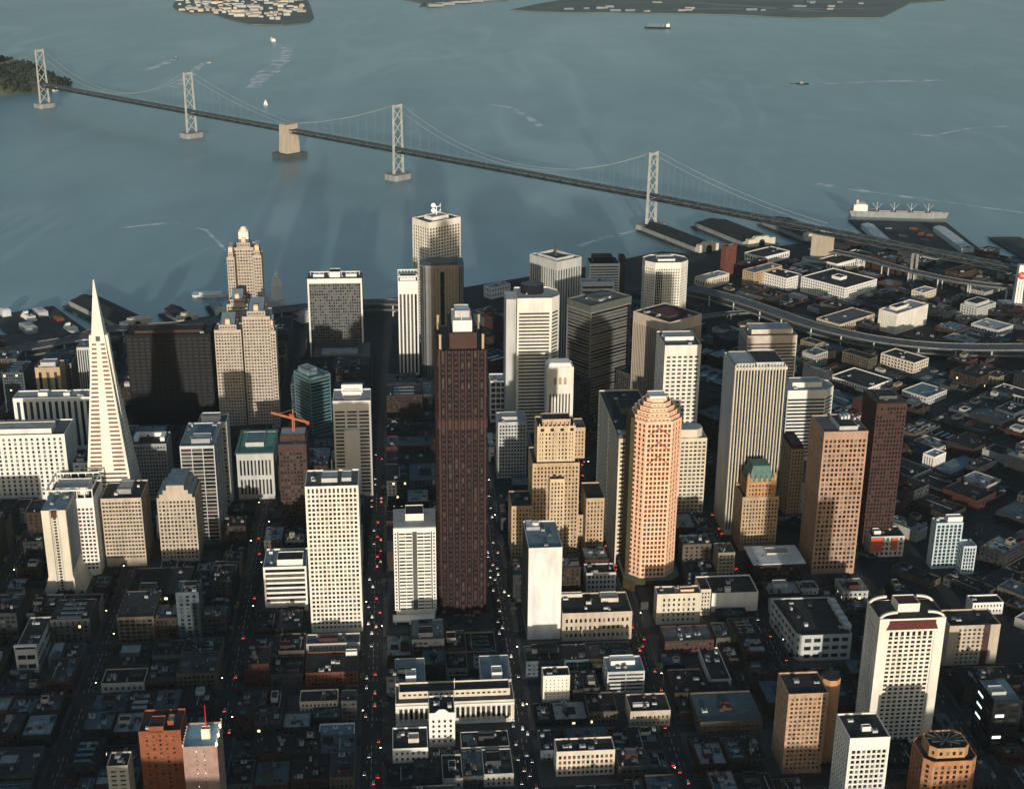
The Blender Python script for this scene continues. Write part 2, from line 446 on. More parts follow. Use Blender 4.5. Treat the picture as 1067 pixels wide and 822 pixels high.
for (x, y) in [(-s.w/2+1.5, -s.d/2+6), (s.w/2-5.2, -s.d/2+6), (-s.w/2+1.5, s.d/2-10), (s.w/2-5.2, s.d/2-10)]:
    mb = MB(); mb.box(x+.6, x+2.4, y, y+1.8, zt-1, zt+11); mb.box(x+.3, x+2.7, y-.3, y+2.1, zt+11, zt+11.7); mb.build('crown_pier', tan, b)
punit(b, -10, 12, -s.d/2+7, s.d/2-8, zt-.9, 13, mat('umber_granite', (.05,.024,.018), .7, .3, .15), roofd, 'upper_storey')
punit(b, -7, 8.5, -s.d/2+12, s.d/2-25, zt+12, 9, white, roofw, 'penthouse')
punit(b, -5, 7, -s.d/2+22, s.d/2-30, zt+21.2, 5, lgrey, roofw, 'penthouse')
mb = MB(); mb.bar((0,-s.d/2+14,zt+21),(0,-s.d/2+14,zt+29),.25,0,.1); mb.build('mast', white, b)

# --- punched grid and ribbon towers, near ones first
GR = lambda pu, fl, wf=.5, hf=.5, **k: dict(pu=pu, fl=fl, wf=wf, hf=hf, **k)
s = site(x0=317.5, x1=373.3, yt=507, yb=658.5, yr=489)
b = std('grid_window_tower', 'bright cream office tower with a regular grid of small square windows', 'office tower', s, GR(s.w/12.5, s.h/33.5, .54, .5, m=1.2, cols=12, mb=3, mt=7, rec=.8), warmw, roof=roofm, lm='the cream grid-window tower', n=2,
        pent=[(.30,.60,.30,.75,3,roofl),(.68,.86,.35,.8,2.4,roofl)], pw=lgrey)
mb = MB()
for i in range(12):
    x = -s.w/2 + 1.2 + (s.w-2.4)/12*(i+.5); mb.box(x-.85, x+.85, -s.d/2-.004+.0, -s.d/2+.3, s.h-6.3, s.h-2.2)
mb.build('top_louvre', brown, b)
s = site(x0=274, x1=319, yt=591, yb=637, yr=571)
b = std('low_office_block', 'white low block with ribbon windows and boxy penthouse left of the cream grid tower', 'office block', s, dict(cols=1, rows=7, wf=.97, hf=.52, m=1.0, mb=9, mt=1.5), white, [glass], roofb, lm='the ribboned white block', n=2, pent=(.32,.92,.1,.55,5.5), pw=white)
mb = MB()
for i in range(7): x = -s.w/2 + s.w/6.2*i; mb.box(x, x+1.0, -s.d/2-.4, -s.d/2-.01, 0, 8.5)
mb.build('arcade_pier', white, b)
s = site(x0=409.7, x1=454, yt=551, yb=644, yr=531)
b = thing('white_slab_tower', 'white residential-looking tower with dark central strip and white terrace at its foot', 'office tower', s, lm='the dark-striped white tower')
W2 = s.w/2; D2 = s.d/2
pl = rect(s.w, s.d); cells = []
mb = MB(); fh = (s.h-12)/23.0
front = []
for x0_, x1_, pu in ((-W2, -W2+3.2, 3.0), (-W2+4.2, -1.9, 8), (1.9, W2-4.2, 8), (W2-3.2, W2, 3.0)):
    cols = 1 if pu < 4 else 2
    front += facade(mb, (x0_, -D2), (x1_, -D2), 8, s.h, dict(cols=cols, rows=23, wf=.5 if cols == 1 else .93, hf=.42, m=.1, mb=0, mt=3.5, rec=.5))
for x0_, x1_ in ((-W2+3.2, -W2+4.2), (-1.9, 1.9), (W2-4.2, W2-3.2)):
    mb.face([(x0_, -D2+.7, 8), (x1_, -D2+.7, 8), (x1_, -D2+.7, s.h-3), (x0_, -D2+.7, s.h-3)], 1)
    mb.face([(x0_, -D2, s.h-3), (x1_, -D2, s.h-3), (x1_, -D2, s.h), (x0_, -D2, s.h)])
    for xx in (x0_, x1_): mb.face([(xx,-D2,8),(xx,-D2+.7,8),(xx,-D2+.7,s.h),(xx,-D2,s.h)])
sd = dict(pu=5, rows=23, wf=.5, hf=.45, m=.5, mb=8, mt=3.5)
for e in (((W2,-D2),(W2,D2)), ((W2,D2),(-W2,D2)), ((-W2,D2),(-W2,-D2))): front += facade(mb, e[0], e[1], 0, s.h, sd)
mb.box(-W2+1, W2-1, -D2+1, D2-1, 0, 8.0)
mb.build('wall', [white, dgrey], b); windows(b, front, [glassg, glass, blind, glass])
m = MB(); m.box(-W2, W2, -D2, D2, s.h, s.h+1.1); m.build('roof', roofl, b)
punit(b, -W2*.42, W2*.45, -D2*.3, D2*.7, s.h+1.1, 5.5, white, roofd)
m = MB(); m.box(-W2-2, W2-2, -D2-12, -D2-1.5, 3.5, 5); m.box(-6, 6, -D2-12.5, -D2-3, 1.5, 3.4)
for x in (-W2, -5, 5, W2-4): m.box(x, x+1, -D2-10, -D2-9, 0, 3.5)
m.build('terrace', white, b)
s = site(x0=551, x1=586, yt=571, yb=666, yr=542)
b = std('blank_slab_tower', 'blank windowless white slab tower with blue-grey roof', 'office tower', s, None, mat('bright_render', (.70,.68,.63), .8, .24, .12, streak=1), roof=roofb, lm='the blank white slab', n=3)
m = MB(); m.box(-s.w/2-.02, -s.w/2+.0, -s.d/2+.8, s.d/2-.8, 3, s.h-2); m.build('side_panel', dgrey, b)
punit(b, -s.w/2+1.5, -1, s.d/2-16, s.d/2-2, s.h-1.3, 2.2, roofl, roofw); 
m = MB(); m.prism(circ(-4, s.d/2-9, 3, 16), s.h+1, s.h+3.2); m.build('cooling_tower', white, b)

# Russ-type gothic pile
s = site(x0=555, x1=604, yt=483, yb=583, D=40)
goth = mat('gothic_stone', (.44,.32,.20), .85, .25, .15, streak=1); goth2 = mat('gothic_light_stone', (.56,.43,.28), .85, .22, .15, streak=1)
b = thing('gothic_tower', 'tan gothic stepped skyscraper with two lower front wings', 'skyscraper', s, lm='the tan gothic tower')
gsp = lambda **k: dict(dict(pu=3.1, fl=3.9, wf=.42, hf=.5, m=.8, mb=5, mt=3, rec=.5), **k)
volume(b, rect(s.w, s.d), 0, s.h, gsp(), goth, roof=roofd)
def sub(x0, x1, yt, dy0, dy1, sp_, wall, s=s, b=b, roof=roofd):
    # stage standing on / beside the main volume, from photo columns; rows give its own height
    y = -s.d/2 + dy0
    def wp(x, z): return s.loc + s.u*x + s.v*y + Vector((0,0,z))
    base = s.loc + s.v*y
    hh = bis(lambda z: P(base + Vector((0,0,z)))[1] - yt, 5, 320)
    xa = bis(lambda t: P(wp(t, hh))[0] - x0, -200, 200); xb = bis(lambda t: P(wp(t, hh))[0] - x1, -200, 200)
    pl = [(xa, y), (xb, y), (xb, y+dy1), (xa, y+dy1)]
    return pl, hh
pl, hh = sub(560, 600, 444, 5, 26, None, None); volume(b, pl, s.h-1, hh, gsp(mb=2, mt=6), goth2, roof=roofd, name='upper_stage')
m = MB()
xs = np.linspace(pl[0][0]+2, pl[1][0]-2, 9)
for x in xs: m.box(x-.4, x+.4, pl[0][1]-.35, pl[0][1]-.01, s.h, hh-6); m.box(x-.5, x+.5, pl[0][1]-.5, pl[0][1]+.6, hh, hh+2.5)
m.build('buttress', goth2, b)
m = MB()
for x in np.linspace(pl[0][0]+3, pl[1][0]-5, 4): m.box(x, x+3.2, pl[0][1]-.02, pl[0][1]+.3, hh-5, hh-2.2)
m.build('crown_opening', black, b)
punit(b, pl[0][0]+5, pl[1][0]-4, pl[0][1]+6, pl[2][1]-4, hh-1.3, 5, goth)
pl, hh = sub(598, 610, 446, 12, 24, None, None); volume(b, pl, s.h-1, hh, gsp(mb=2), goth, name='upper_stage')
pl, hh = sub(573, 588.5, 499, -9, 9, None, None); volume(b, pl, 0, hh, gsp(cols=4), goth2, name='centre_bay'); clutter(b, pl[0][0]+1, pl[1][0]-1, pl[0][1]+1, pl[2][1]-1, hh-1.3, 3, mats=[dkbrick, wood])
wl, wh = sub(546, 622, 537, 3, 30, None, None); volume(b, wl, 0, wh, gsp(), goth, name='link_wing', roof=roofd)
wl, wh = sub(533, 555, 526, -14, 34, None, None); volume(b, wl, 0, wh, gsp(), goth, name='wing', roof=roofd); clutter(b, wl[0][0]+2, wl[1][0]-2, wl[0][1]+2, wl[2][1]-2, wh-1.3, 2)
wl, wh = sub(611, 630, 520, -14, 36, None, None); volume(b, wl, 0, wh, gsp(), goth, name='wing', roof=roofd)

# orange-lit octagonal tower
s = site(x0=662, x1=713, yt=440, yb=613, D=40)
b = thing('rose_stone_tower', 'rose and white stone tower with stepped rounded crown and rust red windows', 'skyscraper', s, lm='the rose stone tower')
oc = chamf(s.w, s.d, 10)
osp = dict(pu=3.75, fl=4.4, wf=.56, hf=.58, m=.7, mb=12, mt=2, rec=.7)
ch = dict(osp, cols=3)
volume(b, oc, 0, s.h, osp, pinkr, [winred, winred, winred, brown], roofm, sps=[osp, ch, osp, ch, osp, ch, osp, ch])
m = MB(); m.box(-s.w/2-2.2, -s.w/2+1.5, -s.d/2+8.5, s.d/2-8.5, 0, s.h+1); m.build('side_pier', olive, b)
z = s.h-1.2
for k, (f_, hh) in enumerate(((.92, 4.2), (.82, 4.2), (.70, 4.0), (.56, 3.8), (.42, 3.2))):
    c2 = chamf(s.w*f_, s.d*f_, 11*f_)
    volume(b, c2, z, z+hh, dict(pu=3.6, rows=1, wf=.5, hf=.62, m=.6, mb=1.0, mt=1.4, rec=.6), pinkr, [winred], roofm, .5, 'crown_step'); z += hh-.5
punit(b, -s.w*.17, s.w*.17, -s.d*.18, s.d*.18, z, 2.2, warmw, roofw)
m = MB(); m.prism(chamf(s.w+9, s.d+11, 9), 0, 11, 0, True, 1); m.build('podium', [olive, copper], b)
for k in range(3):   # pointed gable motifs on the front near the top
    m = MB(); zz = s.h - 6 - k*13; wdt = 9 - k*.5
    for sg in (-1, 1): m.bar((0, -s.d/2-.25, zz), (sg*wdt, -s.d/2-.25, zz-6.5), .38)
    m.build('gable_moulding', obrick, b)

s = site(x0=859, x1=905, yt=450, yb=598, xl=845)
b = std('brown_granite_tower', 'pinkish brown granite tower with square windows and a bright roof plant', 'skyscraper', s, dict(cols=10, fl=s.h/30.5, wf=.52, hf=.52, m=1.0, mb=5, mt=7, rec=.8), pinkg, roof=roofm, lm='the pinkish brown granite tower', n=3,
        pent=[(.38,.80,.12,.85,3.5)], pw=lgrey)
m = MB()
for k in range(3): m.box(2+k*3, 4+k*3, 2, 8, s.h+2.5, s.h+5+k*.6)
m.build('cooling_tower', roofw, b)
s = site(x0=914, x1=945.5, yt=421, yb=572, xl=900)
b = std('dark_brown_tower', 'dark reddish brown tower with vertical ribs near the right edge', 'skyscraper', s, dict(pu=3.0, fl=4.0, wf=.5, hf=.62, m=.6, mb=5, mt=3, rec=.6), mat('rust_brown_rib', (.050,.021,.017), .7, .3, .15, streak=1), [glass]*4 + [brown], roofd, lm='the dark brown tower', n=3, pent=[(.2,.8,.3,.8,4)], pw=dgrey)
m = MB(); m.box(-s.w/2-.3, s.w/2+.3, -s.d/2-.3, s.d/2+.3, s.h, s.h+.5); m.build('cornice', brown, b)

# tall finned tower
s = site(x0=766, x1=821, yt=383, h=172, xl=754.5)
b = std('finned_tower', 'tall pale tower with close vertical fins and a blank left end wall', 'skyscraper', s, None, lgrey, roof=roofb, lm='the tall finned tower', n=4, pent=[(.05,.4,.1,.9,3,roofl),(.42,.95,.1,.9,3.6,roofd)], pw=lgrey)
for k in range(17):
    x = -s.w/2 + (s.w/17)*k
    m = MB(); m.box(x+.25, x+1.15, -s.d/2-1.1, -s.d/2-.002, 4, s.h-1.2); m.bar((x+.7, -s.d/2-.6, s.h-1.2), (x+.7, -s.d/2+1.4, s.h+1.6), .45); m.build('fin', cream, b)
    m = MB(); m.box(x+1.3, x+s.w/17+.1, -s.d/2-.12, -s.d/2-.002, 6, s.h-3); m.build('window_strip', [glassg, glass][k % 2], b)
# gothic brown with copper roof
s = site(x0=774, x1=812, yt=518, yb=573, xl=766)
b = thing('copper_roofed_building', 'narrow brown gothic building with steep green copper roof in front of the finned tower', 'office building', s, lm='the copper-roofed gothic building')
volume(b, rect(s.w, s.d), 0, s.h, gsp(), tan, roof=roofd)
pl, hh = sub(779, 809, 502, 1.5, s.d-3, None, None, s, b); hh = max(hh, s.h+8); volume(b, pl, s.h-1, hh, gsp(mb=1, mt=2), gold, name='attic_storey')
mx, my = (pl[0][0]+pl[1][0])/2, (pl[0][1]+pl[2][1])/2; ww, dd = (pl[1][0]-pl[0][0])/2*.92, (pl[2][1]-pl[0][1])/2*.92
m = MB(); rp = [(mx-ww,my-dd),(mx+ww,my-dd),(mx+ww,my+dd),(mx-ww,my+dd)]; m.prism(rp, hh-.5, hh+13, 0, True, scale=.62); m.build('copper_roof', copper, b)
m = MB(); m.prism([(mx+(x-mx)*.66, my+(y-my)*.66) for x, y in rp], hh+13, hh+14.2, 0, True); m.build('roof_crest', copper, b)
for k in range(5):
    x = mx - ww + 2*ww*(k+.5)/5; m = MB(); m.box(x-1, x+1, my-dd-.4, my-dd+2.6, hh-.6, hh+3.5, 0); m.prism([(x-1.2,my-dd-.5),(x+1.2,my-dd-.5),(x+1.2,my-dd+2.6),(x-1.2,my-dd+2.6)], hh+3.5, hh+6, 1, True, scale=.1); m.build('dormer', [gold, copper], b)
for k in (-1, 1): m = MB(); m.prism(circ(mx+k*ww, my-dd, 1.5, 8), s.h, hh+5, 0, True); m.prism(circ(mx+k*ww, my-dd, 1.6, 8), hh+5, hh+9, 0, True, scale=.1); m.build('turret', gold, b)

# lower right tower with arched crown
s = site(x0=917, x1=986, yt=645, yb=775, xl=904)
b = thing('arched_crown_tower', 'white cornered tower with maroon sloping crown panel and curved roof fins', 'skyscraper', s, lm='the arched-crown tower')
W2, D2 = s.w/2, s.d/2; cells = []
mb = MB()
cells += facade(mb, (-W2+7, -D2+.5), (W2-7, -D2+.5), 0, s.h-5.5, dict(cols=8, rows=25, wf=.58, hf=.5, m=.5, mb=3, mt=9, rec=.6))
cells += facade(mb, (W2, -D2), (W2, D2), 0, s.h, dict(pu=3.2, rows=25, wf=.5, hf=.45, m=3, mb=3, mt=10)); mb.face([(W2,D2,0),(-W2,D2,0),(-W2,D2,s.h),(W2,D2,s.h)])
cells += facade(mb, (-W2, D2), (-W2, -D2), 0, s.h, dict(pu=3.2, rows=25, wf=.55, hf=.5, m=4, mb=3, mt=10))
for sg in (-1, 1):
    xa, xb = sorted((sg*W2, sg*(W2-7))); mb.box(xa, xb, -D2-.4, -D2+.6, 0, s.h)
mb.face([(-W2+7,-D2-.4,s.h),(W2-7,-D2-.4,s.h),(W2-7,-D2-.4,s.h-1.6),(-W2+7,-D2-.4,s.h-1.6)])
mb.box(-W2+7, W2-7, -D2-.4, -D2+.45, s.h-10.5, s.h-9)
mb.build('wall', warmw, b); windows(b, cells, [glass, glass, brown, glassg])
m = MB(); m.face([(-W2+5,-D2-.45,s.h-9),(W2-5,-D2-.45,s.h-9),(W2-8,-D2-.45,s.h-1.4),(-W2+8,-D2-.45,s.h-1.4)]); m.build('crown_panel', redroof, b)
m = MB()
for i in range(8): x = -W2+7.5+(s.w-15)/8*(i+.5); m.box(x-1.1, x+1.1, -D2+.4, -D2+.47, s.h-14.5, s.h-11)
m.build('top_window', glass, b)
m = MB(); m.face([(-W2,-D2,s.h-.4),(W2,-D2,s.h-.4),(W2,D2,s.h-.4),(-W2,D2,s.h-.4)]); m.build('roof', roofd, b)
punit(b, -8, 8, -4, D2-4, s.h-.4, 6, warmw, redroof)
for sg in (-1, 1):
    for yy in (-D2+2, D2-2):
        m = MB(); pts = [(sg*(W2-.5), yy, s.h-1)] + [(sg*(W2-1 - 12*(1-math.cos(t))), yy, s.h-1 + 5.0*math.sin(t)) for t in np.linspace(.2, PI/2, 6)]
        for a_, c_ in zip(pts, pts[1:]): m.bar(a_, c_, .8)
        m.build('curved_fin', warmw, b)

s = site(x0=990, x1=1043, yt=652, yb=696, D=26)
b = std('beige_office_block', 'beige office block with blank corner piers right behind the arched-crown tower', 'office block', s, dict(pu=4.2, fl=3.8, wf=.45, hf=.45, m=7, mb=4, mt=2.5), beige, roof=roofd, lm='the corner-piered beige block', n=3)
m = MB(); m.box(s.w*.18, s.w*.30, -s.d/2-.5, -s.d/2+3, 0, s.h+.5); m.build('pier', dkbrick, b)
s = site(x0=822, x1=864, yt=723, h=66, D=28)
b = std('tan_tower', 'tan brick tower with parapet and ochre corner turret cut off by the bottom edge', 'apartment tower', s, dict(pu=3.2, fl=3.6, wf=.5, hf=.45, m=1.5, mb=3, mt=3), mat('mottled_tan_brick', (.42,.27,.17), .85, .35, .3), [glass, brown, blind], roofd, lm='the tan tower', n=2)
m = MB(); m.prism(circ(s.w/2+6, 2, 6.8, 8, a0=PI/8), 0, s.h+3, 0, True, 1); m.build('turret', [gold, roofd], b)
s = site(x0=886, x1=928, yt=769, h=70, xl=872)
b = std('white_pilaster_tower', 'white tower with tall pilasters and dark flat roof at the bottom edge', 'office tower', s, dict(cols=7, fl=3.9, wf=.55, hf=.6, m=1.5, mb=3, mt=9), white, roof=roofd, lm='the white pilaster tower', n=3, pent=(.4,.62,.3,.42,3), pw=white)
m = MB()
for k in range(8): x = -s.w/2+1.5+(s.w-3)/7*k; m.box(x-.35, x+.35, -s.d/2-.5, -s.d/2-.005, 0, s.h-8)
m.build('pilaster', white, b)
s = site(x0=965, x1=1021, yt=794, h=52, D=30)
b = thing('orange_stone_building', 'orange brown stone building with rounded attic in the bottom right corner', 'office building', s, lm='the orange stone building')
volume(b, chamf(s.w, s.d, 5), 0, s.h, dict(pu=4.5, fl=3.9, wf=.4, hf=.6, m=.6, mb=3, mt=3), mat('orange_stone', (.40,.19,.09), .85, .25, .2), roof=roofd)
volume(b, chamf(s.w*.74, s.d*.7, 4), s.h-1, s.h+7, dict(pu=4.5, rows=1, wf=.4, hf=.5, m=.6, mb=1, mt=1.5), gold, roof=roofd, name='attic_storey')
m = MB()
for k in range(12): a_ = k*PI/6; m.bar((0,0,s.h+5.5), (13*math.cos(a_), 9*math.sin(a_), s.h+8.5), .3)
m.build('roof_frame', dgrey, b)

# civic building with two pale wings
s = site(x0=412, x1=536, yt=733, yb=753, D=26)
b = thing('neoclassical_building', 'long white neoclassical building with two pale blue-roofed rear wings', 'civic building', s, lm='the neoclassical building')
volume(b, rect(s.w, s.d), 0, s.h, dict(cols=22, rows=1, wf=.5, hf=.75, m=2, mb=2.5, mt=3.5, rec=1.2), cream, [glass], roofm)
volume(b, rect(s.w*.94, s.d*.5, 0, 1), s.h-1, s.h+5, dict(cols=20, rows=1, wf=.5, hf=.4, m=2, mb=1, mt=1), cream, [glass], roofd, name='attic_storey')
m = MB()
for k in range(23): x = -s.w/2+2+(s.w-4)/22*k; m.prism(circ(x, -s.d/2-.9, .55, 8), 1.5, s.h-3)
m.box(-s.w/2, s.w/2, -s.d/2-1.6, -s.d/2-.01, 0, 1.5); m.box(-s.w/2, s.w/2, -s.d/2-1.6, -s.d/2-.01, s.h-3, s.h-1.6)
m.build('colonnade', white, b)
for sg, x0_ in ((-1, -s.w/2), (1, s.w/2-23)):
    pl = [(x0_, s.d/2+.01), (x0_+23, s.d/2+.01), (x0_+23, s.d/2+36), (x0_, s.d/2+36)]
    volume(b, pl, 0, s.h+1, dict(pu=4, rows=2, wf=.4, hf=.5, m=1, mb=3, mt=2), cream, roof=roofb, name='rear_wing', par=.6)
    punit(b, x0_+8, x0_+16, s.d/2+2, s.d/2+12, s.h+.5, 5, white, roofl)
m = MB(); m.bar((0,-2,s.h+4),(0,-2,s.h+13),.15); m.build('flagpole', white, b)

s = site(x0=447, x1=474, yt=743, yb=778, yr=724)
b = std('white_front_building', 'narrow building with white arched front wall touching the neoclassical building', 'building', s, dict(cols=4, rows=5, wf=.35, hf=.45, m=1, mb=3, mt=5), white, roof=roofd, n=3)
m = MB(); m.prism([(-5,-s.d/2-.0),(5,-s.d/2-.0),(5,-s.d/2+1.2),(-5,-s.d/2+1.2)], s.h, s.h+2.6, 0, True, scale=.4); m.build('gable', white, b)
s = site(x0=409, x1=446, yt=780, yb=796, yr=757)
std('white_cornice_building', 'small white building with scalloped cornice and dark roof left below the neoclassical front', 'building', s, dict(cols=6, rows=2, wf=.35, hf=.5, m=1, mb=2, mt=2), white, roof=roofd, n=3, pent=(.45,.75,.3,.6,3,roofl), pw=cream)

# trapezoid block with big windows
s = site(x0=832, x1=888, yt=662, yb=688, D=62)
W2, D2 = s.w/2, s.d/2
b = std('wedge_department_store', 'dark-roofed white store block with big windows and rounded corner', 'store building', s, dict(pu=7.5, rows=3, wf=.72, hf=.5, m=1.5, mb=1, mt=1.5), lgrey, [glass, glassb], roofd, lm='the big dark-roofed store', n=7, poly=[(-W2+3,-D2),(W2,-D2),(W2,D2),(-W2-6,D2),(-W2-1,-D2+4)])
m = MB()
for k in range(5): m.box(W2-4, W2+2, -D2+8+k*10, -D2+15+k*10, s.h-.5, s.h+3)
m.build('rooflight', lgrey, b)

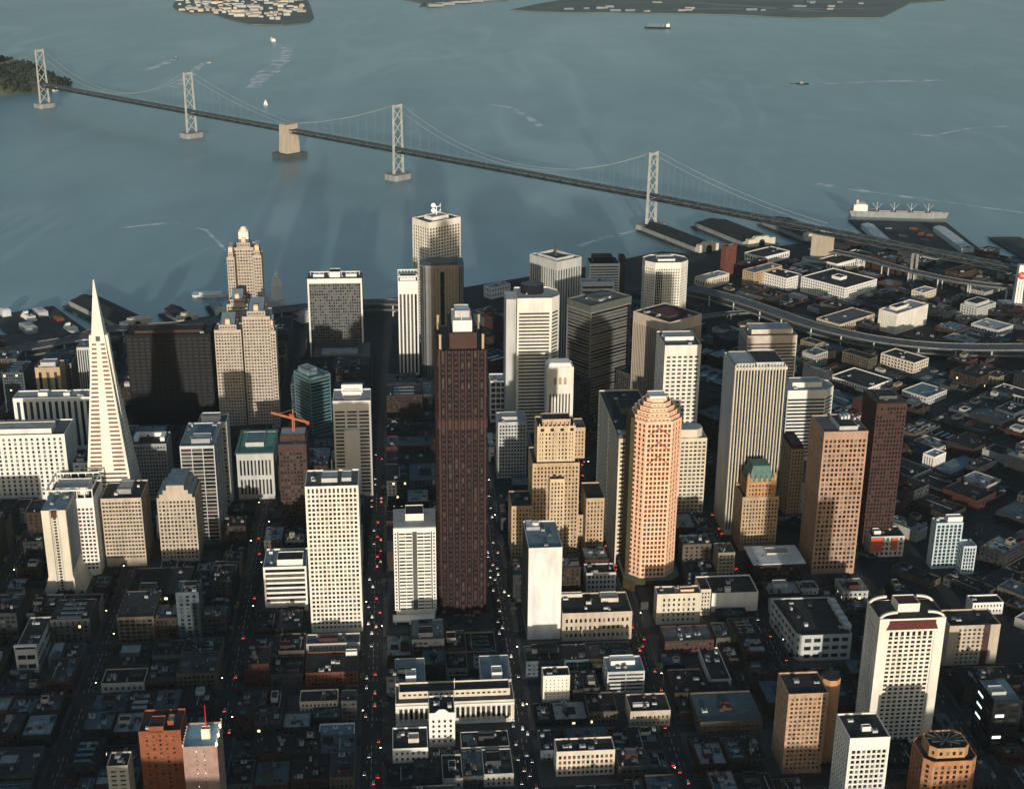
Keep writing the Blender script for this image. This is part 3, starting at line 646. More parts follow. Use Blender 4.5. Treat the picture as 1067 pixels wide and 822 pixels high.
for a in [
 # name, label, cat, site kw, facade, wall, glass, roof, lm, n, pent, pw
 ('low_white_hall', 'blank bright white low building with dark roof right of the rose tower', 'building', dict(x0=742,x1=790.5,yt=618,yb=637,yr=599), None, white, None, roofd, 'the blank white hall', 4, (.3,.42,.1,.2,3.5), white),
 ('narrow_annex', 'narrow cream annex with small windows touching the blank white hall', 'building', dict(x0=730.5,x1=741,yt=614,yb=641,yr=600), dict(cols=3,rows=6,wf=.5,hf=.45,m=.5,mb=1,mt=2), cream, None, roofd, None, 0, None, None),
 ('hotel_block', 'cream hotel block with rows of paired windows below the rose tower', 'hotel', dict(x0=685,x1=731,yt=619,yb=650,yr=610), dict(cols=7,rows=5,wf=.35,hf=.45,m=4,mb=2,mt=3.5), cream, None, roofm, 'the cream hotel block', 3, (.55,.85,.3,.7,2), pinkr),
 ('office_block', 'wide beige block with paired windows and cluttered dark roof right of the blank slab', 'office block', dict(x0=586,x1=659,yt=639,yb=667,yr=617), dict(cols=14,rows=3,wf=.4,hf=.5,m=2,mb=2,mt=4), beige, None, roofd, 'the wide beige block', 8, [(.6,.85,.55,.9,3,roofl),(.02,.35,.85,.97,2.4,roofw)], cream),
 ('small_office_block', 'small grey block with pale square windows behind the wide beige block', 'office block', dict(x0=611,x1=642,yt=597,yb=621,D=18), dict(cols=7,rows=4,wf=.5,hf=.5,m=1,mb=2,mt=2), lgrey, None, roofd, None, 4, None, None),
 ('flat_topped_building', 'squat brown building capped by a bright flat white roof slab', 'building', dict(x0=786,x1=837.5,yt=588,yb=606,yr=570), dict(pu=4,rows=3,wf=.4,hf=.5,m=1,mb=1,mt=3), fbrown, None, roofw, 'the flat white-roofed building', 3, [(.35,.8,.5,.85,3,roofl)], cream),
 ('concrete_tower', 'grey-beige tower with ribbon windows right of the flared concrete hotel', 'office tower', dict(x0=104.4,x1=146.8,yt=519.6,yb=590,yr=500), dict(cols=12,rows=15,wf=.72,hf=.42,m=.6,mb=8,mt=3), beige, [glass,brown], roofd, 'the beige ribbon tower', 4, [(.35,.7,.3,.8,4,roofl)], grey),
 ('crowned_tower', 'white tower with open rooftop frame directly behind the flared concrete hotel', 'office tower', dict(x0=48,x1=97,yt=520,yb=600,D=40), dict(pu=3.4,fl=3.9,wf=.6,hf=.5,m=1,mb=6,mt=9), white, [glass,winred], roofd, 'the white crowned tower', 4, [(.15,.85,.25,.75,7,roofl)], white),
 ('stepped_gable_tower', 'beige tower with stepped blue-grey gabled top', 'office tower', dict(x0=163,x1=203,yt=519,yb=586,yr=500), dict(cols=10,fl=3.9,wf=.52,hf=.5,m=.8,mb=4,mt=2.5), beige, [glass,glass,blind], roofb, 'the gabled beige tower', 0, None, None),
 ('bank_building', 'broad white building with rows of tall windows at the left edge', 'office building', dict(x0=-14,x1=67,yt=454,yb=521,D=42), dict(cols=13,fl=4.4,wf=.36,hf=.56,m=2,mb=5,mt=3), white, [glassg,glass,blind], roofm, 'the broad white left-edge building', 4, [(.0,.82,.12,.6,5,roofl)], warmw),
 ('bay_slab_block', 'long grey-white slab with tall bay strips left of the pyramid', 'office slab', dict(x0=13,x1=96,yt=415,h=62,D=24), dict(pu=6.5,rows=1,wf=.42,hf=.94,m=2,mb=3,mt=3), white, [glass,glassb,glassg], roofl, 'the long bay-striped slab', 5, [(.3,.42,.3,.7,4,roofw),(.62,.7,.3,.6,3,roofw)], white),
 ('brown_beige_tower', 'short brown and beige tower behind the bay-striped slab', 'tower', dict(x0=36,x1=62,yt=383,h=66,D=26), dict(cols=3,rows=1,wf=.4,hf=.9,m=1,mb=3,mt=3), tan, [glass], roofm, None, 2, [(.2,.8,.2,.7,5,roofl)], lgrey),
 ('striped_blue_tower', 'pale blue-white vertically striped tower half hidden by the pyramid', 'tower', dict(x0=79.5,x1=104,yt=362,h=80,D=30), dict(pu=2.6,rows=1,wf=.5,hf=.96,m=.5,mb=2,mt=2), lgrey, [glassb], roofb, None, 2, None, None),
 ('black_slab_tower', 'massive black slab tower between the pyramid and the stepped pinstripe towers', 'office tower', dict(x0=130,x1=219,yt=349,h=112,D=36), dict(pu=6.5,fl=4.2,wf=.72,hf=.6,m=1,mb=6,mt=4), black, [mat('shade_black_glass',(.006,.005,.006),.5,.4,.3,spec=.3)], roofd, 'the black slab tower', 4, [(.1,.9,.2,.8,3)], dkbrick),  # near-black wall and glass stand in for the shade on this tower
 ('white_crown_block', 'beige block with white U-shaped roof frame right of the pyramid', 'office building', dict(x0=134.5,x1=173,yt=463,yb=522,yr=450), dict(cols=12,fl=3.9,wf=.55,hf=.55,m=.8,mb=5,mt=2.5), grey, [glass,brown], roofd, 'the white-framed roof block', 2, None, None),
 ('dark_glass_tower', 'dark brown glass tower with thin white mullions and busy blue-grey roof', 'office tower', dict(x0=187,x1=223,yt=465,yb=566,yr=440), dict(cols=3,rows=25,wf=.93,hf=.82,m=.6,mb=4,mt=2.5), lgrey, [glass,black,brown], roofb, 'the dark glass tower', 6, [(.3,.85,.15,.4,4,roofl)], roofl),
 ('pale_rear_tower', 'pale narrow tower rising behind the dark glass tower', 'office tower', dict(x0=206,x1=236,yt=440,h=92,D=22), dict(pu=4,fl=4,wf=.5,hf=.5,m=1,mb=4,mt=6), lgrey, None, roofm, None, 1, [(.1,.75,.2,.7,5,roofl)], white),
 ('green_corniced_building', 'building with wide green copper cornice and tall arched windows', 'bank building', dict(x0=246,x1=284.5,yt=473,yb=520,yr=449), dict(cols=9,rows=2,wf=.45,hf=.78,m=2,mb=3,mt=5), lgrey, [glass], mat('green_roof',(.12,.30,.24),.8,.25,.2), 'the green-corniced building', 2, [(.2,.7,.35,.85,4,roofb)], lgrey),
 ('brown_shaft_building', 'dark brown shaft with pale roof under the orange crane', 'office building', dict(x0=289.6,x1=319,yt=463,yb=551,yr=449), dict(cols=8,fl=3.9,wf=.5,hf=.45,m=.8,mb=3,mt=8), brown, [glass], roofb, 'the crane-topped shaft', 3, [(.05,.95,.3,.9,6,roofl)], dkbrick),
 ('white_band_tower', 'white tower with dark bands and a white looped penthouse left of the main avenue', 'office tower', dict(x0=346.5,x1=386,yt=418,yb=517,yr=405), dict(cols=3,fl=3.9,wf=.82,hf=.42,m=.8,mb=4,mt=10), white, [glass,glassg], roofl, 'the white banded tower', 0, [(.25,.75,.5,.8,4,roofl)], white),
 ('frame_slab_tower', 'dark grey slab tower outlined by a white frame near the waterfront', 'office tower', dict(x0=320,x1=377,yt=291,yb=374,yr=283), dict(cols=22,fl=4,wf=.66,hf=.66,m=2.2,mb=3,mt=7), mat('slate_spandrel',(.13,.13,.125),.7,.2,.2), [glass,dgrey,glass], roofm, 'the white-framed grey slab', 4, [(.4,.6,.3,.8,7,roofd),(.1,.3,.4,.7,3,roofl),(.7,.9,.4,.7,3,roofl)], white),
 ('fluted_white_tower', 'slender white fluted tower with open crown beside the rounded silver tower', 'office tower', dict(x0=414.5,x1=435.5,yt=293,yb=391,D=32), dict(cols=5,rows=1,wf=.5,hf=.98,m=.8,mb=2,mt=16), white, [glass], roofm, 'the slender fluted white tower', 2, [(.1,.9,.2,.8,3,roofd)], white),
 ('grid_white_tower', 'white tower with six columns of large windows behind the rose tower', 'office tower', dict(x0=693,x1=731,yt=360,yb=486,xl=684), dict(cols=6,fl=4.6,wf=.62,hf=.42,m=1.5,mb=3,mt=11), warmw, [glassg,glass], roofm, 'the white large-windowed tower', 3, [(.1,.9,.4,.8,3.5,roofl)], white),
 ('cream_grid_block', 'cream block with round-cornered penthouse at the right of the rose tower', 'office tower', dict(x0=700,x1=737,yt=457,yb=536,yr=447), dict(cols=8,fl=4.2,wf=.55,hf=.42,m=.6,mb=3,mt=3), cream, [glassg,glass], roofl, 'the cream penthouse block', 1, None, None),
 ('banded_long_block', 'cream banded block with long dark side wall left of the rose tower', 'office block', dict(x0=645,x1=690,yt=457,yb=588,xl=624), dict(cols=2,fl=4.3,wf=.9,hf=.4,m=.8,mb=4,mt=3), cream, [glassg,glass], roofd, 'the cream banded block', 8, [(.0,.5,.02,.12,3,roofl),(.3,.8,.5,.7,5)], dgrey),
 ('pale_grid_tower', 'pale grid tower standing left of the tan gothic tower', 'office tower', dict(x0=519,x1=549,yt=440,yb=503,D=30), dict(cols=9,fl=3.9,wf=.55,hf=.5,m=1,mb=3,mt=3), lgrey, [glassg,glassb,glass], roofl, 'the pale grid tower', 2, [(.15,.7,.3,.8,3,roofl)], lgrey),
 ('glass_grid_block', 'pale glass block squeezed between the dark red tower and the white octagonal tower', 'office block', dict(x0=511,x1=538,yt=397,yb=440,D=26), dict(cols=5,fl=7,wf=.82,hf=.75,m=.6,mb=3,mt=1.5), white, [glassg,glassb], roofl, None, 3, [(.6,.8,.3,.6,4,roofw)], white),
 ('cream_tower', 'slender cream tower with arched top openings behind the tan gothic tower', 'office tower', dict(x0=570,x1=598,yt=383,yb=470,yr=376), dict(cols=7,rows=1,wf=.4,hf=.86,m=2.5,mb=4,mt=26), warmw, [glassg], roofl, 'the slender cream tower', 0, None, None),
 ('pink_band_tower', 'beige banded tower with stepped penthouse behind the finned tower', 'office tower', dict(x0=779,x1=831,yt=350,yb=424,D=40), dict(cols=1,fl=4.2,wf=.98,hf=.42,m=.5,mb=4,mt=9), mat('pinkish_precast',(.52,.43,.35),.8,.15,.15), [glassg], roofm, 'the beige banded tower', 2, [(.12,.95,.25,.9,5,roofl)], cream),
 ('red_topped_shaft', 'thin brown brick shaft with dark red cap beside the granite tower', 'building', dict(x0=825,x1=839,yt=468,yb=540,xl=814), dict(cols=4,fl=3.9,wf=.4,hf=.5,m=.8,mb=3,mt=2), tan, [glass], redroof, None, 0, [(.1,.9,.1,.9,4,redroof)], redroof),
 ('sign_wall_building', 'grey blank-walled building bearing a black diamond emblem', 'building', dict(x0=823.5,x1=840.5,yt=503,yb=536,D=14), None, lgrey, None, roofd, None, 0, None, None),
 ('red_sign_block', 'low block with a red-orange panel and white window grid', 'building', dict(x0=908,x1=943,yt=559,yb=580,D=22), dict(cols=7,rows=4,wf=.5,hf=.5,m=1,mb=1,mt=1), lgrey, [glass], roofd, 'the red-panelled block', 2, [(.15,.35,.3,.6,3,roofl)], white),
 ('blue_white_tower', 'small blue-white apartment tower with rounded white crown at the right', 'apartment tower', dict(x0=976,x1=1004,yt=545,yb=592,xl=971), dict(cols=6,fl=3.5,wf=.6,hf=.8,m=.8,mb=2,mt=2), mat('pale_blue_render',(.46,.54,.56),.8,.15,.15), [glass,glassb], roofl, 'the blue-white tower', 2, [(.45,1.0,.2,.8,5,roofw)], white),
 ('blue_white_annex', 'lower blue-white wing stepping down from the blue-white tower', 'apartment block', dict(x0=1004.5,x1=1018,yt=569,yb=598,D=14), dict(cols=4,fl=3.5,wf=.6,hf=.8,m=.8,mb=2,mt=2), MATS.get('pale_blue_render') or white, [glass], roofl, None, 1, None, None),
 ('far_white_block', 'white low office block with dark helmet-like roof near the bay', 'office block', dict(x0=614.5,x1=646,yt=275,h=64,D=40), dict(cols=1,fl=4.2,wf=.96,hf=.4,m=.8,mb=3,mt=3), white, [glassg], roofd, None, 2, [(.15,.8,.2,.8,8,roofd)], black),
 ('white_podium', 'plain white podium in front of the dark-roofed bayside block', 'building', dict(x0=606,x1=640,yt=294,h=50,D=20), dict(cols=1,rows=6,wf=.96,hf=.4,m=.8,mb=3,mt=5), white, [glassg], roofl, None, 1, None, None),
 ('maroon_tower', 'narrow maroon tower right of the dark-roofed bayside block', 'office tower', dict(x0=646.5,x1=652,yt=268,h=66,D=20), None, brown, None, roofd, None, 0, None, None),
 ('white_terrace_building', 'white terraced building with black upper wall below the orange-brown brick tower', 'building', dict(x0=1014,x1=1046,yt=628,yb=640,D=14), dict(cols=9,rows=2,wf=.4,hf=.45,m=1,mb=1,mt=1), white, [glass], roofd, None, 2, None, None),
 ('striped_office_block', 'blue-grey office block with ribbon windows stepped on its right side', 'office block', dict(x0=633,x1=672,yt=700,yb=722,yr=683), dict(cols=2,rows=5,wf=.94,hf=.45,m=.6,mb=1.5,mt=1.5), lgrey, [glass], roofb, 'the ribboned blue-grey block', 5, [(.15,.8,.5,.9,3,roofw)], white),
 ('white_corner_block', 'narrow tall white block with fold in its face right of the busy street', 'apartment block', dict(x0=566,x1=594,yt=704,yb=733,yr=694), dict(cols=6,rows=7,wf=.22,hf=.3,m=1,mb=2,mt=3), warmw, [glass], roofd, 'the folded white block', 2, None, None),
 ('orange_front_block', 'orange and cream fronted block with white roof units near the bottom', 'apartment block', dict(x0=580,x1=641,yt=783,yb=808,yr=768), dict(cols=12,rows=4,wf=.5,hf=.55,m=1,mb=1,mt=3), cream, [obrick,winred,glass], roofd, 'the orange and cream block', 5, None, None),
 ('tan_flat_block', 'tan block with dark flat roof beside the folded white block', 'office block', dict(x0=657,x1=699,yt=741,yb=757,yr=722), dict(cols=9,rows=2,wf=.35,hf=.4,m=1,mb=1,mt=3), beige, [glass], roofd, None, 4, [(.1,.5,.3,.42,2,roofw)], lgrey),
 ('brown_brick_tower', 'orange-brown brick apartment tower at the bottom left', 'apartment tower', dict(x0=144,x1=188,yt=762,h=62,D=26), dict(pu=4.2,fl=3.3,wf=.28,hf=.4,m=3,mb=3,mt=2.5), obrick, [glass,blind], roofd, 'the orange-brown brick tower', 1, [(.25,.6,.0,.5,4,roofd),(.65,.8,.3,.6,3,roofl)], obrick),
 ('flagpole_tower', 'brick tower with pale blue roof, corner lamps and tall flagpole at the bottom left', 'hotel tower', dict(x0=190,x1=226,yt=778,h=66,yr=752), dict(cols=2,fl=3.3,wf=.10,hf=.3,m=6,mb=3,mt=2.5), mat('grey_rose_brick',(.34,.22,.18),.9,.25,.2), [glass,glass,litwin], mat('pale_blue_roof',(.22,.38,.44),.9,.2,.2), 'the flagpole tower', 0, [(.5,.75,.35,.5,7,roofl)], warmw),
 ('white_stair_block', 'small white block with dark window bands left of the orange-brown brick tower', 'apartment block', dict(x0=111,x1=133,yt=798,h=44,D=16), dict(cols=2,fl=3.4,wf=.6,hf=.35,m=1,mb=3,mt=3), cream, [glass], roofd, None, 3, None, None),
 ('open_top_building', 'pale concrete building with open top storey at the far lower left', 'building', dict(x0=15,x1=38,yt=677,yb=701,D=52), dict(cols=2,rows=2,wf=.9,hf=.5,m=1.5,mb=2,mt=3), lgrey, [glass], roofd, 'the open-topped concrete building', 5, None, None),
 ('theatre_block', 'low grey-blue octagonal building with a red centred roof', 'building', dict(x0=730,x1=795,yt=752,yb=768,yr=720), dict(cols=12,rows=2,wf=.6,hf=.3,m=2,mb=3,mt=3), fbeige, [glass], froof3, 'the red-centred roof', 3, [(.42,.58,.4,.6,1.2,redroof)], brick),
 ('white_rim_block', 'dark-roofed building outlined by a white parapet', 'building', dict(x0=741,x1=762,yt=708,yb=716,yr=674), dict(cols=4,rows=1,wf=.3,hf=.4,m=1,mb=1,mt=1), white, [glass], roofd, None, 6, None, None),
 ('dark_red_block', 'wide dark red-brown block just below the cream hotel', 'building', dict(x0=693,x1=744,yt=668,yb=684,yr=651), dict(cols=10,rows=3,wf=.4,hf=.5,m=1,mb=1,mt=1.5), dkbrick, [glass], roofm, None, 6, None, None),
 ('glass_stage_block', 'black office block with green lit windows at the lower right edge', 'office block', dict(x0=1036,x1=1066,yt=730,yb=785,D=30), dict(cols=2,rows=9,wf=.7,hf=.5,m=1,mb=3,mt=2), black, [glass,glass,glass,litcold], roofb, None, 3, [(.1,.6,.3,.6,2,roofl)], lgrey),
 ('red_tiled_block', 'pinkish red fronted block left of the main avenue', 'building', dict(x0=318,x1=373,yt=701,yb=715,yr=678), dict(cols=14,rows=3,wf=.4,hf=.55,m=1,mb=1,mt=1.5), brick, [glass], roofd, None, 5, [(.75,.97,.8,.95,3,roofw)], white),
 ('white_windowed_block', 'cream fronted block below the pinkish red block', 'building', dict(x0=312,x1=352,yt=731,yb=743,yr=718), dict(cols=9,rows=2,wf=.4,hf=.5,m=1,mb=1,mt=1.5), cream, [glass], roofd, None, 4, None, None),
 ('blue_roof_block', 'building with bright blue-grey roof and white fringe beside the avenue', 'building', dict(x0=332,x1=369,yt=769,yb=776,yr=753), dict(cols=9,rows=1,wf=.3,hf=.5,m=1,mb=1,mt=1), white, [glass], roofb, None, 4, None, None),
]:
    nm, lb, cat, kw, sp_, wl_, gl_, rf_, lm_, n_, pe_, pw_ = a
    s = site(**kw)
    b = std(nm, lb, cat, s, sp_, wl_, gl_, rf_, lm_, n=n_, pent=pe_, pw=pw_)
    if nm == 'crowned_tower':
        m = MB()
        for x in np.linspace(-s.w/2+.6, s.w/2-.6, 7):
            for y in (-s.d/2+.6, s.d/2-.6): m.bar((x,y,s.h),(x,y,s.h+7),.4)
        for y in (-s.d/2+.6, s.d/2-.6): m.box(-s.w/2, s.w/2, y-.5, y+.5, s.h+7, s.h+8.2)
        for x in (-s.w/2+.6, s.w/2-.6): m.box(x-.5, x+.5, -s.d/2+1.2, s.d/2-1.2, s.h+7, s.h+8.2)
        m.build('roof_frame', white, b)
    if nm == 'stepped_gable_tower':
        for f_, z_ in ((.86, 4), (.66, 4), (.46, 5)):
            m = MB(); zz = s.h + {.86:0, .66:4, .46:8}[f_]; m.box(-s.w/2*f_, s.w/2*f_, -s.d/2+.02, s.d/2-.02, zz-.8, zz+z_*.8, 0); m.box(-s.w/2*f_+.02, s.w/2*f_-.02, -s.d/2+.5, s.d/2-.5, zz+z_*.8, zz+z_*.8+.3, 1); m.build('gable_step', [beige, roofb], b)
    if nm == 'white_crown_block':
        m = MB()
        for x0_, x1_, y0_, y1_ in ((-s.w*.42, s.w*.42, s.d*.2, s.d*.3), (-s.w*.42, -s.w*.3, -s.d*.2, s.d*.2), (s.w*.3, s.w*.42, -s.d*.2, s.d*.2)): m.box(x0_, x1_, y0_, y1_, s.h-1.3, s.h+3)
        m.build('roof_frame', white, b)
    if nm == 'white_band_tower':
        for zz, w_ in ((5, .25),):
            m = MB(); x0_, x1_ = -s.w*.28, s.w*.28; y_ = s.d*.1
            m.box(x0_, x1_, y_, y_+3, s.h+2, s.h+4.2); m.box(x0_, x1_, y_, y_+3, s.h+7.5, s.h+9.5); m.box(x0_, x0_+3, y_, y_+3, s.h+4.2, s.h+7.5); m.box(x1_-3, x1_, y_, y_+3, s.h+4.2, s.h+7.5); m.box(x0_, x1_, y_+3, y_+8, s.h-1, s.h+7)
            m.build('penthouse_loop', white, b)
            m = MB(); m.prism(circ(0, -s.d*.12, s.w*.25, 20, s.d*.2), s.h-1.25, s.h-.3); m.build('roof_disc', grey, b)
        m = MB(); m.box(-s.w*.22, s.w*.2, -s.d/2-9, -s.d/2-.01, 0, s.h*.72); m.build('stair_shaft', white, b)
    if nm == 'fluted_white_tower':
        m = MB()
        for k in range(7):
            x = -s.w/2+.4+(s.w-.8)/6*k
            for y in (-s.d/2+.4, s.d/2-.4): m.box(x-.35, x+.35, y-.35, y+.35, s.h, s.h+5)
        for y in (-s.d/2+.4, s.d/2-.4): m.box(-s.w/2, s.w/2, y-.5, y+.5, s.h+5, s.h+6.6)
        m.build('open_crown', white, b)
    if nm == 'frame_slab_tower':
        for sg in (-1, 1):
            m = MB(); xa, xb = sorted((sg*s.w/2, sg*(s.w/2-2))); m.box(xa, xb, -s.d/2-.6, -s.d/2-.004, 0, s.h+.4); m.build('frame_pier', white, b)
        m = MB(); m.box(-s.w/2+2, s.w/2-2, -s.d/2-.6, -s.d/2-.004, s.h-6, s.h+.4); m.build('frame_band', white, b)
        m = MB()
        for x in np.linspace(-s.w*.45, s.w*.45, 12): m.bar((x, 0, s.h), (x, 0, s.h+4.5), .25)
        m.box(-s.w*.46, s.w*.46, -.4, .4, s.h+4.4, s.h+5.2); m.build('roof_rail', white, b)
        m = MB(); m.box(-s.w*.4, s.w*.62, -s.d/2-62, -s.d/2-1, 0, 22, 0); m.box(-s.w*.25, s.w*.4, -s.d/2-50, -s.d/2-30, 22, 25, 1); m.build('podium', [dgrey, roofl], b)
    if nm == 'cream_tower':
        m = MB()
        for k in range(3):
            x = -5.5 + k*5.5; m.box(x-1.6, x+1.6, -s.d/2-.06, -s.d/2-.01, s.h-20, s.h-13); m.prism([(x-1.6,-s.d/2-.06),(x+1.6,-s.d/2-.06),(x+1.6,-s.d/2-.01),(x-1.6,-s.d/2-.01)], s.h-13, s.h-11.4, 0, True, scale=.4)
        m.build('arched_opening', tan, b)
        m = MB(); m.prism(rect(s.w-2, s.d-2), s.h-1, s.h+4, 0, True, scale=.8); m.build('roof_cap', white, b)
    if nm == 'sign_wall_building':
        m = MB(); c_ = (0, s.h*.42); r_ = 4.0
        for k in range(4):
            a_, c2 = k*PI/2, (k+1)*PI/2; m.bar((r_*math.cos(a_)*1.15, -s.d/2-.15, c_[1]+r_*.8*math.sin(a_)), (r_*math.cos(c2)*1.15, -s.d/2-.15, c_[1]+r_*.8*math.sin(c2)), .42)
        m.build('diamond_emblem', black, b)
    if nm == 'red_sign_block':
        m = MB(); m.box(-s.w/2, -s.w*.14, -s.d/2-.4, -s.d/2-.01, s.h*.25, s.h*.95); m.build('red_panel', mat('rust_red_panel', (.5,.10,.05), .7, .2, .2), b)
        m = MB(); m.box(s.w*.12, s.w*.3, -s.d/2-.3, -s.d/2-.01, s.h*.3, s.h*.9); m.build('red_panel', MATS['rust_red_panel'], b)
    if nm == 'cream_grid_block':
        m = MB(); m.prism(chamf(s.w*.8, s.d*.8, 6), s.h-1.2, s.h+8, 0, True, 1); m.build('penthouse', [cream, roofl], b)
    if nm == 'flat_topped_building':
        m = MB(); m.box(-s.w/2-1.5, s.w/2+1.5, -s.d/2-1.5, s.d/2+1.5, s.h+.01, s.h+.9); m.build('roof_slab', roofw, b)
    if nm == 'green_corniced_building':
        m = MB()
        for (x0_,x1_,y0_,y1_) in ((-1,1,-1.0,-.86),(-1,1,.86,1),(-1,-.86,-.86,.86),(.86,1,-.86,.86)): m.box(x0_*(s.w/2+1.2), x1_*(s.w/2+1.2), y0_*(s.d/2+1.2), y1_*(s.d/2+1.2), s.h+.02, s.h+1.2)
        m.build('cornice', copper, b)
    if nm == 'flagpole_tower':
        m = MB(); m.bar((s.w*.15,-s.d*.1,s.h+5.7),(s.w*.15,-s.d*.1,s.h+24),.35,0,.12); m.build('flagpole', redp, b)
        for k in range(9):
            m = MB(); y = -s.d/2 + s.d*k/8; m.prism(circ(s.w/2-.3, y, .5, 6), s.h, s.h+2.2); m.build('corner_lamp', lampm if k % 3 == 0 else warmw, b)
            if k < 7: m = MB(); m.prism(circ(-s.w/2+.3, y, .45, 6), s.h, s.h+2.0); m.build('finial', warmw, b)
    if nm == 'open_top_building':
        m = MB(); m.box(-s.w/2-.5, s.w/2+.5, -s.d/2-.5, -s.d/2+3, s.h+2.6, s.h+3.2); m.box(-s.w/2, -s.w/2+.6, -s.d/2, -s.d/2+2, s.h, s.h+2.6); m.box(s.w/2-.6, s.w/2, -s.d/2, -s.d/2+2, s.h, s.h+2.6); m.build('canopy', lgrey, b)

# teal chevron tower (corner towards the viewer)
s = site(x0=323, x1=344, yt=394, h=74, xl=306, ang=B)
b = std('teal_banded_tower', 'teal green tower with chevron bands meeting at a corner', 'office tower', s, dict(cols=1, fl=4.1, wf=.97, hf=.5, m=.5, mb=3, mt=2), teal, [glassb, glass], roofb, lm='the teal banded tower', n=1, pent=(.1,.6,.3,.85,7,roofl), pw=bluegrey)
# corner-on towers
s = site(x0=447, x1=480, yt=232, h=172, xl=429.4, ang=B)
b = std('dish_topped_tower', 'white grid tower farthest toward the bay with white dish antennas on top', 'skyscraper', s, dict(pu=4.8, fl=4.3, wf=.55, hf=.62, m=1, mb=5, mt=8, rec=.9), warmw, [glass, brown], roofm, lm='the dish-topped tower', n=2, pent=(.25,.75,.25,.75,4,roofl), pw=white)
dish = MB(); dz = s.h + 3
dish.bar((0,0,dz),(0,0,dz+12),.5)
for sg, zz in ((-1, 12), (1, 12), (-1, 5), (1, 5)):
    c_ = Vector((sg*4*s.u.x*.9, -sg*2.2, dz+zz)); prev = None
    for ring in range(4):
        rr = 1.0 + ring*1.0; off = Vector((sg*.35*rr, -.3*rr, .35*rr)); cur = [c_ + off + Vector((math.cos(t)*rr*.6*sg, math.cos(t)*rr*.5, math.sin(t)*rr*.8)) for t in np.linspace(0, 2*PI, 13)]
        if prev:
            for i in range(12): dish.face([prev[i], prev[i+1], cur[i+1], cur[i]])
        else: dish.face(cur)
        prev = cur
    dish.bar((0,0,dz+zz-1), c_, .35)
dish.build('dish_antenna', mat('antenna_white', (.88,.87,.84), .6, .05, .3), b)
s = site(x0=581, x1=606, yt=273, h=146, xl=552, ang=B)
b = std('mast_topped_tower', 'pale ribbed tower with tall dark mast on its sunken roof', 'skyscraper', s, dict(pu=4.2, rows=1, wf=.5, hf=.96, m=1, mb=4, mt=9, rec=1), lgrey, [glassg, glass], roofm, lm='the mast-topped tower', n=3, par=3)
volume(b, rect(s.w*.7, s.d*.7), s.h-3, s.h+2, None, lgrey, roof=roofm, name='roof_screen', par=3)
m = MB(); m.bar((0,0,s.h-2),(0,0,s.h+18),.9,0,.35)
for z_ in (6, 10, 14): m.box(-1.6,1.6,-1.6,1.6,s.h+z_-.3,s.h+z_+.3)
m.build('mast', dgrey, b)
s = site(x0=616, x1=658, yt=319, h=140, xl=591, ang=B)
b = std('dark_banded_tower', 'broad dark tower with thin horizontal lines and grey roof rim', 'skyscraper', s, dict(cols=1, fl=4.1, wf=.985, hf=.66, m=.6, mb=4, mt=9, rec=.8), mat('pewter_cladding', (.20,.185,.165), .6, .2, .15), [glass, dgrey], roofm, lm='the dark banded tower', n=5, pent=(.3,.7,.3,.7,3,roofm), pw=dgrey)
m = MB(); m.prism(rect(s.w+.4, s.d+.4), s.h-8, s.h+.2, 0, False); m.build('top_band', mat('grey_green_band', (.09,.10,.085), .7, .2, .2), b)
s = site(x0=698, x1=731.5, yt=336, h=136, xl=660, ang=B)
b = std('tan_ribbed_tower', 'tan-topped tower with fine vertical ribs behind the white large-windowed tower', 'skyscraper', s, dict(pu=2.6, rows=1, wf=.5, hf=.98, m=.8, mb=3, mt=12, rec=.7), mat('tan_precast', (.46,.375,.29), .8, .15, .15, streak=1), [glassg, glass, dgrey], roofd, lm='the tan ribbed tower', n=6, pent=[(.25,.75,.25,.75,2,redroof)], pw=dkbrick)
s = site(x0=674, x1=719, yt=274, h=118, D=44)
b = std('white_octagonal_tower', 'white octagonal grid tower with a dark vertical stripe toward the freeway', 'office tower', s, dict(pu=3.2, fl=3.9, wf=.5, hf=.45, m=.8, mb=4, mt=8), warmw, [glassg, blind], roofm, lm='the white octagonal tower', n=1, poly=chamf(s.w, s.d, 12), pent=(.3,.7,.3,.7,2,roofm), pw=white)
m = MB()
for k in range(4): m.box(-s.w*.28+k*2.6, -s.w*.28+k*2.6+1.5, -s.d/2-.08, -s.d/2-.005, 5, s.h-12)
m.build('dark_strip', glass, b)
s = site(x0=539, x1=575, yt=311, yb=452, D=46)
b = std('white_banded_tower', 'bright white banded tower with canted corner and black drum on its roof', 'skyscraper', s, dict(cols=1, fl=4.1, wf=.93, hf=.45, m=.8, mb=4, mt=16, rec=.8), warmw, [glassg], roofl, lm='the drum-topped tower', n=2, poly=[(-s.w/2,-s.d/2),(s.w/2,-s.d/2),(s.w/2+10,-s.d/2+12),(s.w/2+10,s.d/2-12),(s.w/2,s.d/2),(-s.w/2,s.d/2)])
m = MB(); m.prism(circ(0, 5, 13, 28, 11), s.h-1.3, s.h+9, 0, True, 1); m.build('roof_drum', [black, dgrey], b)
m = MB(); m.box(-s.w/2-11, -s.w/2-.02, -s.d/2+14, s.d/2, 0, s.h-5); m.build('side_shaft', lgrey, b)
